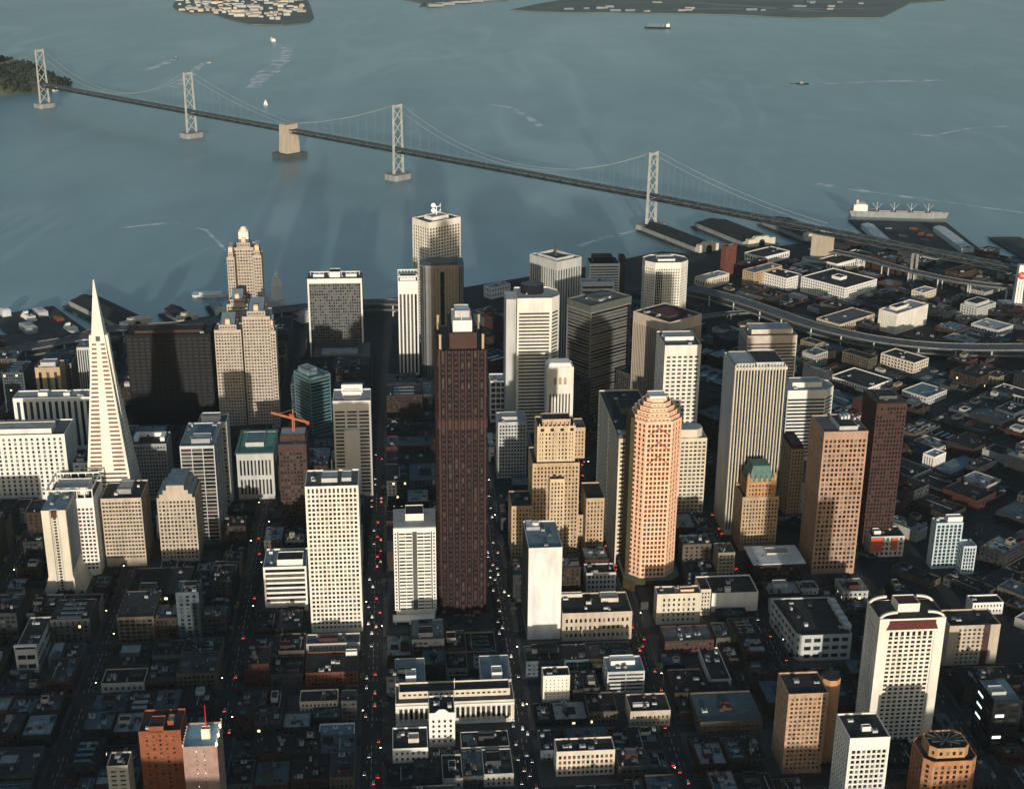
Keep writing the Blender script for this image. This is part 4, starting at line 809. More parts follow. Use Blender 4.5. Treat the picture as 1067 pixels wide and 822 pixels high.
# rounded silver tower
s = site(x0=438, x1=483.5, yt=277, h=150, D=40)
b = thing('rounded_silver_tower', 'dark silver tower with rounded corners and flush glass behind the slender fluted tower', 'skyscraper', s, lm='the rounded silver tower')
def rr(w, d, r, n=5):
    pts = []
    for cx_, cy_, a0 in ((w/2-r, -d/2+r, -PI/2), (w/2-r, d/2-r, 0), (-w/2+r, d/2-r, PI/2), (-w/2+r, -d/2+r, PI)):
        for k in range(n+1): t = a0 + PI/2*k/n; pts.append((cx_+r*math.cos(t), cy_+r*math.sin(t)))
    return pts
m = MB(); m.prism(rr(s.w, s.d, 9), 0, s.h, 0, False); m.build('wall', silver, b)
m = MB(); m.face([(*p, s.h-1) for p in rr(s.w-1.5, s.d-1.5, 8.5)]); m.build('roof', roofb, b)
m = MB(); m.prism(rr(s.w*.7, s.d*.6, 7), s.h-1, s.h+1.5, 0, True); m.build('penthouse', dgrey, b)
m = MB(); m.box(-2.6, 2.6, -s.d/2-.06, -s.d/2+.2, 20, s.h-8); m.build('window_strip', glass, b)
for k in range(10):
    x = -s.w/2+10+(s.w-20)*k/9
    if abs(x) > 3.4: m = MB(); m.box(x-.35, x+.35, -s.d/2-.1, -s.d/2+.1, 5, s.h-3); m.build('window_strip', dgrey, b)
for sg in (-1, 1):
    for k in range(3):
        t = PI/2*(k+1)/4; x = sg*(s.w/2-9+9.05*math.sin(t)); y = -s.d/2+9-9.05*math.cos(t)
        m = MB(); m.bar((x,y,5),(x,y,s.h-3),.5); m.build('window_strip', glass, b)
m = MB(); m.box(s.w/2-.05, s.w/2+.12, -s.d/2+10, s.d/2-10, 5, s.h-5); m.box(-s.w/2-.12, -s.w/2+.05, -s.d/2+10, s.d/2-10, 5, s.h-5); m.build('side_glazing', glass, b)

# twin stepped pinstripe towers
def pin(label, slabs, lm, roofcap=None):
    b = None; s0 = None
    for i, kw in enumerate(slabs):
        off = kw.pop('off', 0)
        s = site(**kw)
        if b is None: b = thing('pinstripe_tower', label, 'office tower', s, lm=lm, group='stepped pinstripe office towers'); s0 = s
        dl = s.loc - s0.loc; lx, ly = dl.dot(s0.u), dl.dot(s0.v)
        pl = rect(s.w, s.d, lx, ly)
        volume(b, pl, 0, s.h, dict(pu=3.2, fl=3.9, wf=.62, hf=.44, m=.5, mb=4, mt=3, rec=.8), mat('taupe_precast', (.44,.37,.30), .8, .15, .15), [glassg, glass, dgrey], roofb, name='slab')
        volume(b, rect(s.w*.66, s.d*.8, lx, ly), s.h-1.2, s.h+5, dict(pu=3.2, rows=1, wf=.6, hf=.5, m=.5, mb=1.4, mt=1), MATS['taupe_precast'], [glassg], roofb, .5, 'upper_step')
        m = MB(); x0_, x1_ = lx-s.w*.26, lx+s.w*.26; y0_, y1_ = ly-s.d*.36, ly+s.d*.36; s.h += 5.2
        m.face([(x0_,y0_,s.h-.3),(x1_,y0_,s.h-.3),(x1_,y1_,s.h+9),(x0_,y1_,s.h+9)]); m.face([(x0_,y0_,s.h-1.2),(x0_,y1_,s.h-1.2),(x0_,y1_,s.h+9),(x0_,y0_,s.h-.3)]); m.face([(x1_,y0_,s.h-1.2),(x1_,y1_,s.h-1.2),(x1_,y1_,s.h+9),(x1_,y0_,s.h-.3)]); m.face([(x0_,y1_,s.h-1.2),(x1_,y1_,s.h-1.2),(x1_,y1_,s.h+9),(x0_,y1_,s.h+9)])
        m.build('sloping_rooflight', mat('pale_teal_glazing', (.15,.20,.22), .4, .25, .3, spec=.5), b)
        punit(b, lx-2.5, lx+2.5, y0_+.5, y0_+5, s.h-1, 6, pinkr, roofl, 'roof_hut')
    return b, s0
HS = 118
pin('nearer stepped pinstripe tower with sloping blue rooflights above a black hollow', [
    dict(x0=223, x1=251, yt=344, yb=446, D=26), dict(x0=252, x1=281, yt=330, yb=447, D=34), dict(x0=277, x1=287, yt=345, yb=446, D=20), dict(x0=236, x1=258, yt=317, h=114, D=20)], 'the nearer pinstripe tower')
bb, s_ = pin('farther stepped pinstripe tower with rounded white cap against the bay', [
    dict(x0=243, x1=264, yt=258, h=172, D=26), dict(x0=236, x1=244, yt=268, h=165, D=20), dict(x0=263, x1=272, yt=266, h=165, D=20)], 'the farther pinstripe tower')
m = MB(); m.prism(rect(12, 10), s_.h+3, s_.h+12, 0, True); m.prism(circ(0,0,6.5,14), s_.h+12, s_.h+18, 0, True, scale=.35); m.build('rounded_cap', warmw, bb)

# flared concrete hotel
s = site(x0=42.4, x1=68, yt=532, yb=621, yr=512)
b = thing('flared_concrete_hotel', 'bare concrete hotel tower whose base flares outward like legs', 'hotel', s, lm='the flared concrete hotel')
W2, D2 = s.w/2, s.d/2; zf = s.h*.24; fx = 8.0
BOXES.append((s.loc.x - s.v.x*(D2+12), s.loc.y - s.v.y*(D2+12), A, s.w+26, 22, 4))
m = MB()
prof = [(0, fx), (zf*.5, fx*.42), (zf, 0), (s.h, 0)]
for (z0_, e0), (z1_, e1) in zip(prof, prof[1:]):
    for sg in (-1, 1):
        xi = sg*W2*.34
        A_ = [(xi,-D2,z0_),(sg*(W2+e0),-D2,z0_),(sg*(W2+e1),-D2,z1_),(xi,-D2,z1_)]; m.face(A_ if sg > 0 else A_[::-1])
        m.face([(sg*(W2+e0),-D2,z0_),(sg*(W2+e0),D2,z0_),(sg*(W2+e1),D2,z1_),(sg*(W2+e1),-D2,z1_)])
        m.face([(xi,-D2,z0_),(xi,-D2+1.6,z0_),(xi,-D2+1.6,z1_),(xi,-D2,z1_)])
m.face([(-W2*.34,-D2+1.6,0),(W2*.34,-D2+1.6,0),(W2*.34,-D2+1.6,s.h),(-W2*.34,-D2+1.6,s.h)])
m.face([(-W2-fx,D2,0),(W2+fx,D2,0),(W2,D2,s.h),(-W2,D2,s.h)])
m.build('wall', cream, b)
m = MB(); m.face([(-W2,-D2,s.h-.4),(W2,-D2,s.h-.4),(W2,D2,s.h-.4),(-W2,D2,s.h-.4)]); m.build('roof', roofb, b)
for k in range(26):
    z_ = 6+k*(s.h-10)/26; m = MB(); m.box(-1.1, 1.1, -D2+1.45, -D2+1.595, z_, z_+1.7); m.build('window', glass, b)
for xx in (-W2*.26, W2*.26): m = MB(); m.box(xx-.5, xx+.5, -D2+.7, -D2+1.59, 3, s.h-2); m.build('mullion_rib', lgrey, b)
m = MB(); m.box(W2-.1, W2+.15, -D2+3, D2-3, zf+4, s.h-4); m.build('side_panel', bluegrey, b)  # blue-grey panel puts the shade of the right side into its colour
m = MB(); m.box(-2.4,2.4,-D2-.3,-D2+1.5,s.h-7,s.h-1); m.build('sign_panel', redroof, b)
clutter(b, -W2+2, W2-2, -D2+5, D2-3, s.h-.4, 5, mats=[MATS['pale_blue_roof'], roofl, metalu])

# tower crane standing on the brown shaft
p = U(306, 447, 100)
b = thing('tower_crane', 'orange tower crane with long tilted jib above the dark brown shaft', 'crane', loc=p, ang=0)
top = 14.0
def lat(mb, a, c, r, n):
    a = Vector(a); c = Vector(c); d = (c-a).normalized(); hx = d.cross(Vector((0,0,1)) if abs(d.z) < .9 else Vector((1,0,0))).normalized(); hy = d.cross(hx)
    ps = [(1,1),(1,-1),(-1,-1),(-1,1)]
    for i, j in ps: mb.bar(a+hx*i*r+hy*j*r, c+hx*i*r+hy*j*r, .24)
    for k in range(n):
        t0 = a.lerp(c, k/n); t1 = a.lerp(c, (k+1)/n)
        for q in range(4):
            i, j = ps[q]; i2, j2 = ps[(q+1) % 4]; mb.bar(t0+hx*i*r+hy*j*r, t1+hx*i2*r+hy*j2*r, .14)
m = MB(); lat(m, (0,0,-6), (0,0,top), .9, 8); m.build('mast', orange, b)
m = MB(); lat(m, (0,0,top-3), (-21,0,top+3), .6, 12); m.build('jib', orange, b)
m = MB(); lat(m, (0,0,top-3), (15,0,top-7), .6, 6); m.build('counter_jib', orange, b)
m = MB(); m.box(12.4,15.4,-1,1,top-9,top-6.6); m.build('counterweight', redp, b)
m = MB(); m.box(-3.6,-1,-1.2,1.2,top-1,top+1.6); m.build('cab', redp, b)
m = MB(); m.bar((0,0,top),(0,0,top+6),.3); m.bar((0,0,top+6),(-14,0,top+1.6),.1); m.bar((0,0,top+6),(12,0,top-5.6),.1); m.build('tie_rod', orange, b)

# curved banded tower at right
s = site(x0=821, x1=861, yt=407, yb=480, D=42)
b = std('canted_banded_tower', 'white and black banded tower with canted corner behind the granite tower', 'office tower', s, dict(cols=1, fl=4.2, wf=.985, hf=.48, m=.4, mb=4, mt=9, rec=.7), white, [glass], roofl, lm='the zebra-banded tower', n=2,
        poly=[(-s.w/2,-s.d/2),(s.w/2,-s.d/2),(s.w/2+12,-s.d/2+12),(s.w/2+12,s.d/2-12),(s.w/2,s.d/2),(-s.w/2,s.d/2)], pent=(.2,.98,.3,.7,5,roofl), pw=white)
# ferry clock tower
p = U(289.5, 323, ZG)
b = thing('clock_tower', 'slender pale clock tower with tiered spire on the waterfront', 'clock tower', loc=p, ang=B, lm='the clock tower')
hh = bis(lambda z: P(p + Vector((0,0,z)))[1] - 283, 20, 120)
m = MB(); m.prism(rect(12.5,12.5), 0, hh*.62, 0, True); m.prism(rect(13.6,13.6), hh*.62, hh*.65, 0, True); m.build('shaft', white, b)
m = MB(); m.prism(rect(10.5,10.5), hh*.65, hh*.78, 0, True); m.prism(rect(8,8), hh*.78, hh*.86, 0, True); m.prism(circ(0,0,3.4,8), hh*.86, hh*.93, 0, True); m.prism(circ(0,0,3.4,8), hh*.93, hh, 0, True, scale=.05); m.build('spire', white, b)
for k in range(4):
    a_ = k*PI/2; m = MB(); m.bar((6.2*math.cos(a_),6.2*math.sin(a_),hh*.55),(6.5*math.cos(a_),6.5*math.sin(a_),hh*.55), 2.4); m.build('clock_face', white, b)
m = MB(); m.box(-9,9,-80,80,0,14); m.box(-7,7,-78,78,14,17); m.build('ferry_hall', lgrey, b)

# ================================================================== THE SETTING
def poly3(px, z): return [U(x, y, z) for x, y in px]
def slab(name, pts, z0, z1, m, kind='structure', parent=None):
    mb = MB(); mb.prism([(p[0], p[1]) for p in pts], z0, z1, 0, True); o = mb.build(name, m, parent)
    if kind: o['kind'] = kind
    return o
# water
wm = bpy.data.materials.new('bay_water'); wm.use_nodes = True; t = wm.node_tree; bs = t.nodes['Principled BSDF']
WATER_BASE = ((.09,.185,.205), (.19,.305,.315))
bs.inputs['Roughness'].default_value = .32; bs.inputs['IOR'].default_value = 1.33; bs.inputs['Specular IOR Level'].default_value = .95
g = t.nodes.new('ShaderNodeNewGeometry')
def noise(scale, det, rough=.6, dist=0.0, stretch=(1,1,1), rot=0.0):
    mp = t.nodes.new('ShaderNodeMapping'); mp.inputs['Scale'].default_value = stretch; mp.inputs['Rotation'].default_value = (0,0,rot)
    t.links.new(g.outputs['Position'], mp.inputs['Vector'])
    n = t.nodes.new('ShaderNodeTexNoise'); n.inputs['Scale'].default_value = scale; n.inputs['Detail'].default_value = det; n.inputs['Roughness'].default_value = rough; n.inputs['Distortion'].default_value = dist
    t.links.new(mp.outputs[0], n.inputs['Vector']); return n
n1 = noise(.0011, 6, .55, 1.2, (1,.55,1), .35); n2 = noise(.0045, 5, .6, 2.2, (1,.35,1), .2)
mx_ = t.nodes.new('ShaderNodeMix'); mx_.data_type = 'FLOAT'; mx_.inputs[0].default_value = .4
t.links.new(n1.outputs['Fac'], mx_.inputs[2]); t.links.new(n2.outputs['Fac'], mx_.inputs[3])
rp_ = t.nodes.new('ShaderNodeValToRGB'); rp_.color_ramp.elements[0].position = .34; rp_.color_ramp.elements[1].position = .66
rp_.color_ramp.elements[0].color = (*WATER_BASE[0], 1); rp_.color_ramp.elements[1].color = (*WATER_BASE[1], 1)
t.links.new(mx_.outputs[0], rp_.inputs['Fac']); 
def ridge(scale, dist, rot, stretch, wdt, strength, prev):
    n_ = noise(scale, 3, .5, dist, stretch, rot)
    r = t.nodes.new('ShaderNodeValToRGB'); e = r.color_ramp.elements; e[0].position = .5 - wdt; e[1].position = .5; e[0].color = (0,0,0,1); e[1].color = (1,1,1,1)
    e2 = e.new(.5 + wdt); e2.color = (0,0,0,1)
    t.links.new(n_.outputs['Fac'], r.inputs['Fac'])
    mk = noise(scale*.7, 2, .5, 0, (1,1,1), .9); mr = t.nodes.new('ShaderNodeMapRange'); mr.inputs['From Min'].default_value = .48; mr.inputs['From Max'].default_value = .62; mr.inputs['To Max'].default_value = strength
    t.links.new(mk.outputs['Fac'], mr.inputs['Value'])
    mu = t.nodes.new('ShaderNodeMath'); mu.operation = 'MULTIPLY'; t.links.new(r.outputs['Color'], mu.inputs[0]); t.links.new(mr.outputs[0], mu.inputs[1])
    mx = t.nodes.new('ShaderNodeMix'); mx.data_type = 'RGBA'; t.links.new(mu.outputs[0], mx.inputs[0]); t.links.new(prev, mx.inputs[6]); mx.inputs[7].default_value = (.42,.53,.53,1)
    return mx.outputs[2]
o_ = ridge(.0013, 1.2, .25, (1,.22,1), .05, .34, rp_.outputs['Color'])
o_ = ridge(.003, 1.6, -.15, (1,.25,1), .05, .22, o_)
o_ = ridge(.0009, 1.0, .4, (1,.3,1), .03, .34, o_)
t.links.new(o_, bs.inputs['Base Color'])
n3 = noise(.09, 6, .7, .5); bp_ = t.nodes.new('ShaderNodeBump'); bp_.inputs['Strength'].default_value = .5; bp_.inputs['Distance'].default_value = 1.0
t.links.new(n3.outputs['Fac'], bp_.inputs['Height']); t.links.new(bp_.outputs[0], bs.inputs['Normal'])
mb = MB(); mb.face([(-40000,-8000,0),(40000,-8000,0),(40000,60000,0),(-40000,60000,0)]); mb.build('water', wm)['kind'] = 'structure'

# city land with its waterfront
shore_px = [(-260,392),(-60,372),(0,362),(40,357),(82,352),(112,350),(150,338),(182,334),(214,330),(262,322),(322,318),(378,313),(414,310),(480,300),(540,290),(600,280),(650,270),(690,262),(735,266),(756,258),(800,258),(845,252),(884,246),(935,262),(985,268),(1030,268),(1100,276),(1300,292),(1900,330)]
shore = [U(x, y, ZG) for x, y in shore_px]
land = [(-2200, -1500), (3800, -1500)] + [(p.x, p.y) for p in reversed(shore)] + [(-2200, shore[0].y)]
slab('ground', land, -6, ZG, soil)
# unseen Nob Hill slope under the camera, crest shaped to shade the city
mb = MB(); NX, NY = 40, 24
def hz(x, y):
    t_ = min(1, max(0, (640 - y) / 240.0)); t_ = t_*t_*(3-2*t_)
    HILL = 98 - 46*math.exp(-((x-30)/110.0)**2) - 12*(1/(1+math.exp(-(x-150)/40)))
    return ZG - 1 + (HILL + 6*math.sin(x*.017+1) + 4*math.sin(x*.041)) * t_
for i in range(NX):
    for j in range(NY):
        q = []
        for a_, c_ in ((0,0),(1,0),(1,1),(0,1)):
            x = -1400 + 2800*(i+a_)/NX; y = -900 + 1540*(j+c_)/NY; q.append((x, y, hz(x, y)))
        mb.face(q)
mb.build('shading_hillside', soil)['kind'] = 'structure'

uA, vA = uv(A); uB, vB = uv(B)
S0 = -25.8; ST = 110.0; TK = 1005.0
MARKET = 985.0
def inland(p):          # point in the city polygon?
    x, y = p[0], p[1]; c = False; n = len(land)
    for i in range(n):
        x1, y1 = land[i]; x2, y2 = land[(i+1) % n]
        if (y1 > y) != (y2 > y) and x < (x2-x1)*(y-y1)/(y2-y1)+x1: c = not c
    return c
# streets: asphalt sheets, named roads
def strip(name, p, q, wd, z, m, kind='structure', mb=None):
    p = Vector(p[:2]); q = Vector(q[:2]); d = (q-p).normalized(); n = Vector((-d.y, d.x))*wd/2
    own = mb is None; mb = mb or MB()
    L_ = (q-p).length; k_ = max(1, int(L_/40)) if L_ > 60 else 1
    for i in range(k_):
        a_ = p + (q-p)*(i/k_); c_ = p + (q-p)*((i+1)/k_)
        if inland(a_) and inland(c_) and inland((a_+c_)/2): mb.face([(*(a_-n), z), (*(c_-n), z), (*(c_+n), z), (*(a_+n), z)])
    if own: mb.build(name, m)['kind'] = kind
def GA(s_, t_): return uA*s_ + vA*t_
TS = [TK-300, TK-222, TK-144-6, TK-78+6-6, TK, TK+128, TK+256, TK+384, TK+512, TK+640, TK+768]
TS = [720, 790, 860, 930, 1003, 1118, 1240, 1365, 1490, 1615, 1740, 1865]
mb = MB()
for k in range(-6, 9):
    s_ = S0 + ST*k
    tmax = 3200
    # stop at Market
    den = uB.dot(vA); t1_ = min(2000, (MARKET - 8 - uB.dot(uA)*s_) / den) if k >= -4 else 1650
    if t1_ > 740: strip('', GA(s_, 700), GA(s_, t1_), 15 if k else 19, ZG+.10, asph, mb=mb)
for t_ in TS:
    smin, smax = -760, min(900, (MARKET - 8 - uB.dot(vA)*t_) / uB.dot(uA))
    if t_ < 1700: strip('', GA(smin, t_), GA(smax, t_), 12, ZG+.104, asph, mb=mb)
mb.build('road', asph)['kind'] = 'structure'
mb = MB(); 
def GB(s_, t_): return uB*s_ + vB*t_
strip('', GB(MARKET+6, -900), GB(MARKET+6, 1500), 26, ZG+.112, asph, mb=mb)
for k in range(1, 9): strip('', GB(MARKET+6+178*k, -1500), GB(MARKET+6+178*k, 1300), 17, ZG+.116, asph, mb=mb)
for k in range(-8, 8): strip('', GB(MARKET+20, 60+190*k), GB(2600, 60+190*k), 15, ZG+.12, asph, mb=mb)
# clip nothing: the sheets stay on the land
mb.build('road', asph)['kind'] = 'structure'
mb = MB()
for k in range(-6, 7):
    s_ = S0 + ST*k
    for off in (-3.2, 0, 3.2):
        n_ = 60
        for i in range(n_):
            t_ = 760 + i*9.0
            if min(abs(t_ - q) for q in TS) < 9: continue
            if off and i % 2: continue
            p = GA(s_+off, t_); strip('', p, p + vA*(3.2 if off else 9.01*.6), .28, ZG+.125, linem, mb=mb)
mb.build('road_marking', linem)['kind'] = 'structure'

# ------------------------------------------------------------------ bay bridge
W2p, W3p, CAp, W5p, W6p = U(678,238,3), U(411,186,3), U(298,163,3), U(199,142,3), U(47,111,3)
dB = (W6p - W2p); dB.z = 0; LB = dB.length; dB.normalize(); nB = Vector((-dB.y, dB.x, 0)); AB = math.atan2(dB.y, dB.x)
br = thing('suspension_bridge', 'long double-deck suspension bridge crossing the bay on pale steel towers', 'bridge', loc=W2p, lm='the bay bridge')
br.rotation_euler.z = AB
def bx(p): return (p - W2p).dot(dB)
X3, XC, X5 = bx(W3p), bx(CAp), bx(W5p)
DZ = 62.0
def deckz(x): return DZ if 0 <= x <= LB else (DZ - 0.012*(0-x) if x < 0 else DZ)
def deckseg(xa, xb, name='deck'):
    n = max(2, int((xb-xa)/40)); m = MB()
    for i in range(n):
        a_ = xa + (xb-xa)*i/n; c_ = xa + (xb-xa)*(i+1)/n; z = deckz((a_+c_)/2)
        m.box(a_, c_, -10, 10, z-1.0, z, 0); m.box(a_, c_, -10, 10, z-8.2, z-7.2, 0)
        for y in (-10, 10):
            m.bar((a_,y,z-7.2),((a_+c_)/2,y,z-1),.45); m.bar(((a_+c_)/2,y,z-1),(c_,y,z-7.2),.45); m.bar((a_,y,z-7.2),(a_,y,z-1),.4); m.box(a_, c_, y-.3, y+.3, z-.2, z+1.1)
    o = m.build(name, steeld, br)
    l = MB()
    for y in (-7.4,-4.8,-2.4,0,2.4,4.8,7.4):
        for i in range(int((xb-xa)/14)): l.box(xa+i*14, xa+i*14+6, y-.14, y+.14, deckz(xa+i*14)+.02, deckz(xa+i*14)+.05)
    l.build('lane_marking', linem, o)
    return o
deckseg(-930, LB+60)
def btower(x, top=155):
    m = MB()
    z0 = 3
    for y in (-11.5, 11.5): m.bar((x,y*1.18,z0+6),(x,y,top),2.0,0,1.4)
    o = m.build('tower', steelw, br)
    zs = [12, 38, 54, 66, 66+(top-66)*.3, 66+(top-66)*.6, 66+(top-66)*.9, top-2]
    for a_, c_ in zip(zs, zs[1:]):
        if (a_, c_) == (54, 66): continue
        m = MB(); m.bar((x,-11,a_),(x,11,c_),.7); m.bar((x,11,a_),(x,-11,c_),.7); m.build('cross_brace', steelw, o)
    m = MB(); m.box(x-1.5,x+1.5,-11,11,top-5,top-1); m.box(x-1.2,x+1.2,-11,11,53,56); m.build('portal_beam', steelw, o)
    m = MB(); m.prism([(x-15,-26),(x+15,-26),(x+19,-18),(x+19,18),(x+15,26),(x-15,26),(x-19,18),(x-19,-18)], -6, 9, 0, True); m.build('pier', grey, o)
for x in (0, X3, X5, LB): btower(x, 141 if x == 0 else 155)
m = MB(); m.prism([(XC-15,-19),(XC+15,-19),(XC+15,19),(XC-15,19)], 0, DZ+11, 0, True, scale=.86); o = m.build('anchorage', beige, br)
m = MB(); m.prism([(XC-27,-30),(XC+27,-30),(XC+27,30),(XC-27,30)], -6, 8, 0, True); m.build('pier', dgrey, o)
def cable(x0_, z0_, x1_, z1_, sag, y):
    n = max(10, int(abs(x1_-x0_)/26)); pts = []
    for i in range(n+1):
        t_ = i/n; pts.append(Vector((x0_+(x1_-x0_)*t_, y, z0_+(z1_-z0_)*t_ - 4*sag*t_*(1-t_))))
    return pts
spans = [(-354, DZ+3, 0, 141, 10), (0, 141, X3, 155, 76), (X3, 155, XC, DZ+12, 10), (XC, DZ+12, X5, 155, 10), (X5, 155, LB, 155, 82), (LB, 155, LB+330, DZ+20, 10)]
hm = MB()
for sp_ in spans:
    for y in (-11.3, 11.3):
        m = MB(); pts = cable(*sp_, y)
        for a_, c_ in zip(pts, pts[1:]): m.bar(a_, c_, .2)
        m.build('main_cable', steelw, br)
        for q in pts[1:-1]:
            if q.z > deckz(q.x)+1: hm.bar((q.x,q.y,deckz(q.x)),(q.x,q.y,q.z),.04)
hm.build('hanger', steelw, br)['kind'] = 'stuff'
# approach piers on the city side
for x in (-354, -520, -700, -880):
    m = MB()
    if x == -354: m.box(x-14, x+14, -13, 13, 0, deckz(x)-8.4)
    else:
        for y in (-9, 9): m.bar((x,y,0),(x,y,deckz(x)-8.2),1.6)
        m.box(x-1.2,x+1.2,-9,9,deckz(x)-11,deckz(x)-8.3)
    m.build('approach_pier', beige if x == -354 else grey, br)

# ------------------------------------------------------------------ elevated freeways
def viaduct(label, pts, wd, levels=(9.0, 16.0), grp='elevated freeways', step=45):
    wp = [Vector((p.x, p.y, 0)) for p in pts]
    # smooth
    fine = []
    for i in range(len(wp)-1):
        p0 = wp[max(0,i-1)]; p1 = wp[i]; p2 = wp[i+1]; p3 = wp[min(len(wp)-1,i+2)]
        for k in range(6):
            t_ = k/6; fine.append(.5*((2*p1) + (p2-p0)*t_ + (2*p0-5*p1+4*p2-p3)*t_*t_ + (3*p1-p0-3*p2+p3)*t_**3))
    fine.append(wp[-1])
    v_ = thing('elevated_freeway', label, 'elevated road', loc=(fine[0].x, fine[0].y, ZG), group=grp)
    o0 = Vector((fine[0].x, fine[0].y, 0))
    L_ = []; R_ = []
    for i, p in enumerate(fine):
        d = (fine[min(i+1,len(fine)-1)] - fine[max(i-1,0)]).normalized(); n = Vector((-d.y, d.x, 0))*wd/2; L_.append(p+n-o0); R_.append(p-n-o0)
    for z in levels:
        m = MB()
        for i in range(len(fine)-1):
            a_, c_, e_, f_ = L_[i], L_[i+1], R_[i+1], R_[i]
            V = lambda q, zz: (q.x, q.y, zz)
            m.face([V(f_,z),V(e_,z),V(c_,z),V(a_,z)]); m.face([V(a_,z-1.3),V(c_,z-1.3),V(e_,z-1.3),V(f_,z-1.3)])
            m.face([V(a_,z+1),V(a_,z-1.3),V(c_,z-1.3),V(c_,z+1)]); m.face([V(f_,z-1.3),V(f_,z+1),V(e_,z+1),V(e_,z-1.3)])
        m.build('deck', roofm, v_)
        for s1 in (L_, R_):
            m = MB()
            for i in range(len(fine)-1):
                a_, c_ = s1[i], s1[i+1]; m.face([(a_.x,a_.y,z+.0),(c_.x,c_.y,z),(c_.x,c_.y,z+1.25),(a_.x,a_.y,z+1.25)])
            m.build('parapet', lgrey, v_)
    acc = 0
    for i in range(1, len(fine)):
        acc += (fine[i]-fine[i-1]).length
        if acc >= step:
            acc = 0; a_ = L_[i].lerp(R_[i], .1); c_ = L_[i].lerp(R_[i], .9); m = MB()
            for q in (a_, c_): m.bar((q.x,q.y,-ZG),(q.x,q.y,levels[-1]-1.2),.9)
            for z in levels: m.bar((a_.x,a_.y,z-2.0),(c_.x,c_.y,z-2.0),.75)
            m.build('support', lgrey, v_)
    for i in range(len(fine)-1): FREE.append((fine[i]+fine[i+1])/2)
FREE = []
FW_ = lambda l, z=12: [U(x, y, z) for x, y in l]
viaduct('double-deck freeway running along the left waterfront below the pyramid', FW_([(-60,379),(0,370),(45,362),(82,355),(112,346),(150,344),(200,340),(260,330),(322,322),(380,318),(420,318)], 18), 26, levels=(10.0,18.0))
viaduct('curved double-deck freeway sweeping from behind the tan ribbed tower to the right edge', FW_([(716,302),(750,310),(790,322),(835,338),(880,350),(930,359),(985,364),(1040,365),(1100,364),(1180,360)], 18), 26, levels=(10.0,18.0))
viaduct('low ramp curving under the main freeway behind the rose and ribbed towers', FW_([(728,332),(760,328),(800,326),(835,332),(870,345)], 10), 13, levels=(8.0,))
viaduct('single-deck approach ramp descending from the bridge toward the right', FW_([(845,262),(890,270),(940,284),(1000,297),(1060,304),(1140,308)], 18), 20, levels=(20.0,))

# ------------------------------------------------------------------ piers
def pier(name, label, land_px, end_px, wd, shed=True, sh=.7, roof=roofd, group=None, z=3.0, arch=False, wall=grey):
    a_ = U(*land_px, z); e_ = U(*end_px, z); d = e_ - a_; L = d.length; an = math.atan2(d.y, d.x)
    c_ = (a_+e_)/2; b = thing(name, label, 'pier', loc=(c_.x, c_.y, 0), ang=an, group=group)
    m = MB(); m.box(-L/2, L/2, -wd/2, wd/2, 1.2, z); m.build('deck', mat('pier_asphalt', (.045,.048,.05), .9, .3, .05), b)
    for k in range(int(L/28)):
        m = MB(); x = -L/2+14+k*28
        for y in (-wd/2+1.5, 0, wd/2-1.5): m.bar((x,y,-3),(x,y,1.2),.6)
        m.build('pile', wood, b)
    if shed:
        for y0_ in ([-wd*.5*sh] if not arch else [-wd*.5*sh]):
            w_ = wd*sh; m = MB(); x0_, x1_ = -L/2+8, L/2-6
            m.box(x0_, x1_, -w_/2, w_/2, z, z+8); 
            m.build('shed_wall', wall, b)
            m = MB(); h1, h2 = z+8, z+12
            m.face([(x0_,-w_/2-.6,h1),(x1_,-w_/2-.6,h1),(x1_,-w_*.18,h2-1),(x0_,-w_*.18,h2-1)]); m.face([(x0_,w_*.18,h2-1),(x1_,w_*.18,h2-1),(x1_,w_/2+.6,h1),(x0_,w_/2+.6,h1)])
            m.face([(x0_,-w_*.18,h2-1),(x1_,-w_*.18,h2-1),(x1_,-w_*.18,h2),(x0_,-w_*.18,h2)]); m.face([(x0_,w_*.18,h2-1),(x1_,w_*.18,h2-1),(x1_,w_*.18,h2),(x0_,w_*.18,h2)])
            m.face([(x0_,-w_*.18,h2),(x1_,-w_*.18,h2),(x1_,0,h2+1.5),(x0_,0,h2+1.5)]); m.face([(x0_,0,h2+1.5),(x1_,0,h2+1.5),(x1_,w_*.18,h2),(x0_,w_*.18,h2)])
            for x in (x0_, x1_): m.face([(x,-w_/2-.6,h1),(x,-w_*.18,h2-1),(x,-w_*.18,h2),(x,0,h2+1.5),(x,w_*.18,h2),(x,w_*.18,h2-1),(x,w_/2+.6,h1)])
            m.build('shed_roof', roof, b)
            nw = min(40, int((x1_-x0_)/9))
            for k in range(nw):
                x = x0_+(x1_-x0_)*(k+.5)/nw; m = MB(); m.box(x-1.8, x+1.8, -w_/2-.12, -w_/2-.01, z+2, z+6.4); m.build('shed_door', roofl, b)
        # arched bulkhead at the land end
        m = MB(); m.box(-L/2-2, -L/2+8, -wd*.36, wd*.36, z, z+13)
        m.prism([(-L/2-2.5,-wd*.2),(-L/2+8,-wd*.2),(-L/2+8,wd*.2),(-L/2-2.5,wd*.2)], z+13, z+17, 0, True, scale=.8); o = m.build('bulkhead', cream, b)
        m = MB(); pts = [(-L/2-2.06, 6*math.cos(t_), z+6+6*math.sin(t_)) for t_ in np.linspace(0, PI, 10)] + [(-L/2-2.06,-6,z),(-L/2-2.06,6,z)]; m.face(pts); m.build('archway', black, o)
    return b, L
pier('cargo_pier', 'long pier with dark ridged shed roof pointing left behind the pyramid', (143,343), (85,315), 62)
pb, L = pier('ferry_pier', 'broad dark pier with small vessels and a white shelter at the far left', (58,352), (22,324), 95, shed=False)
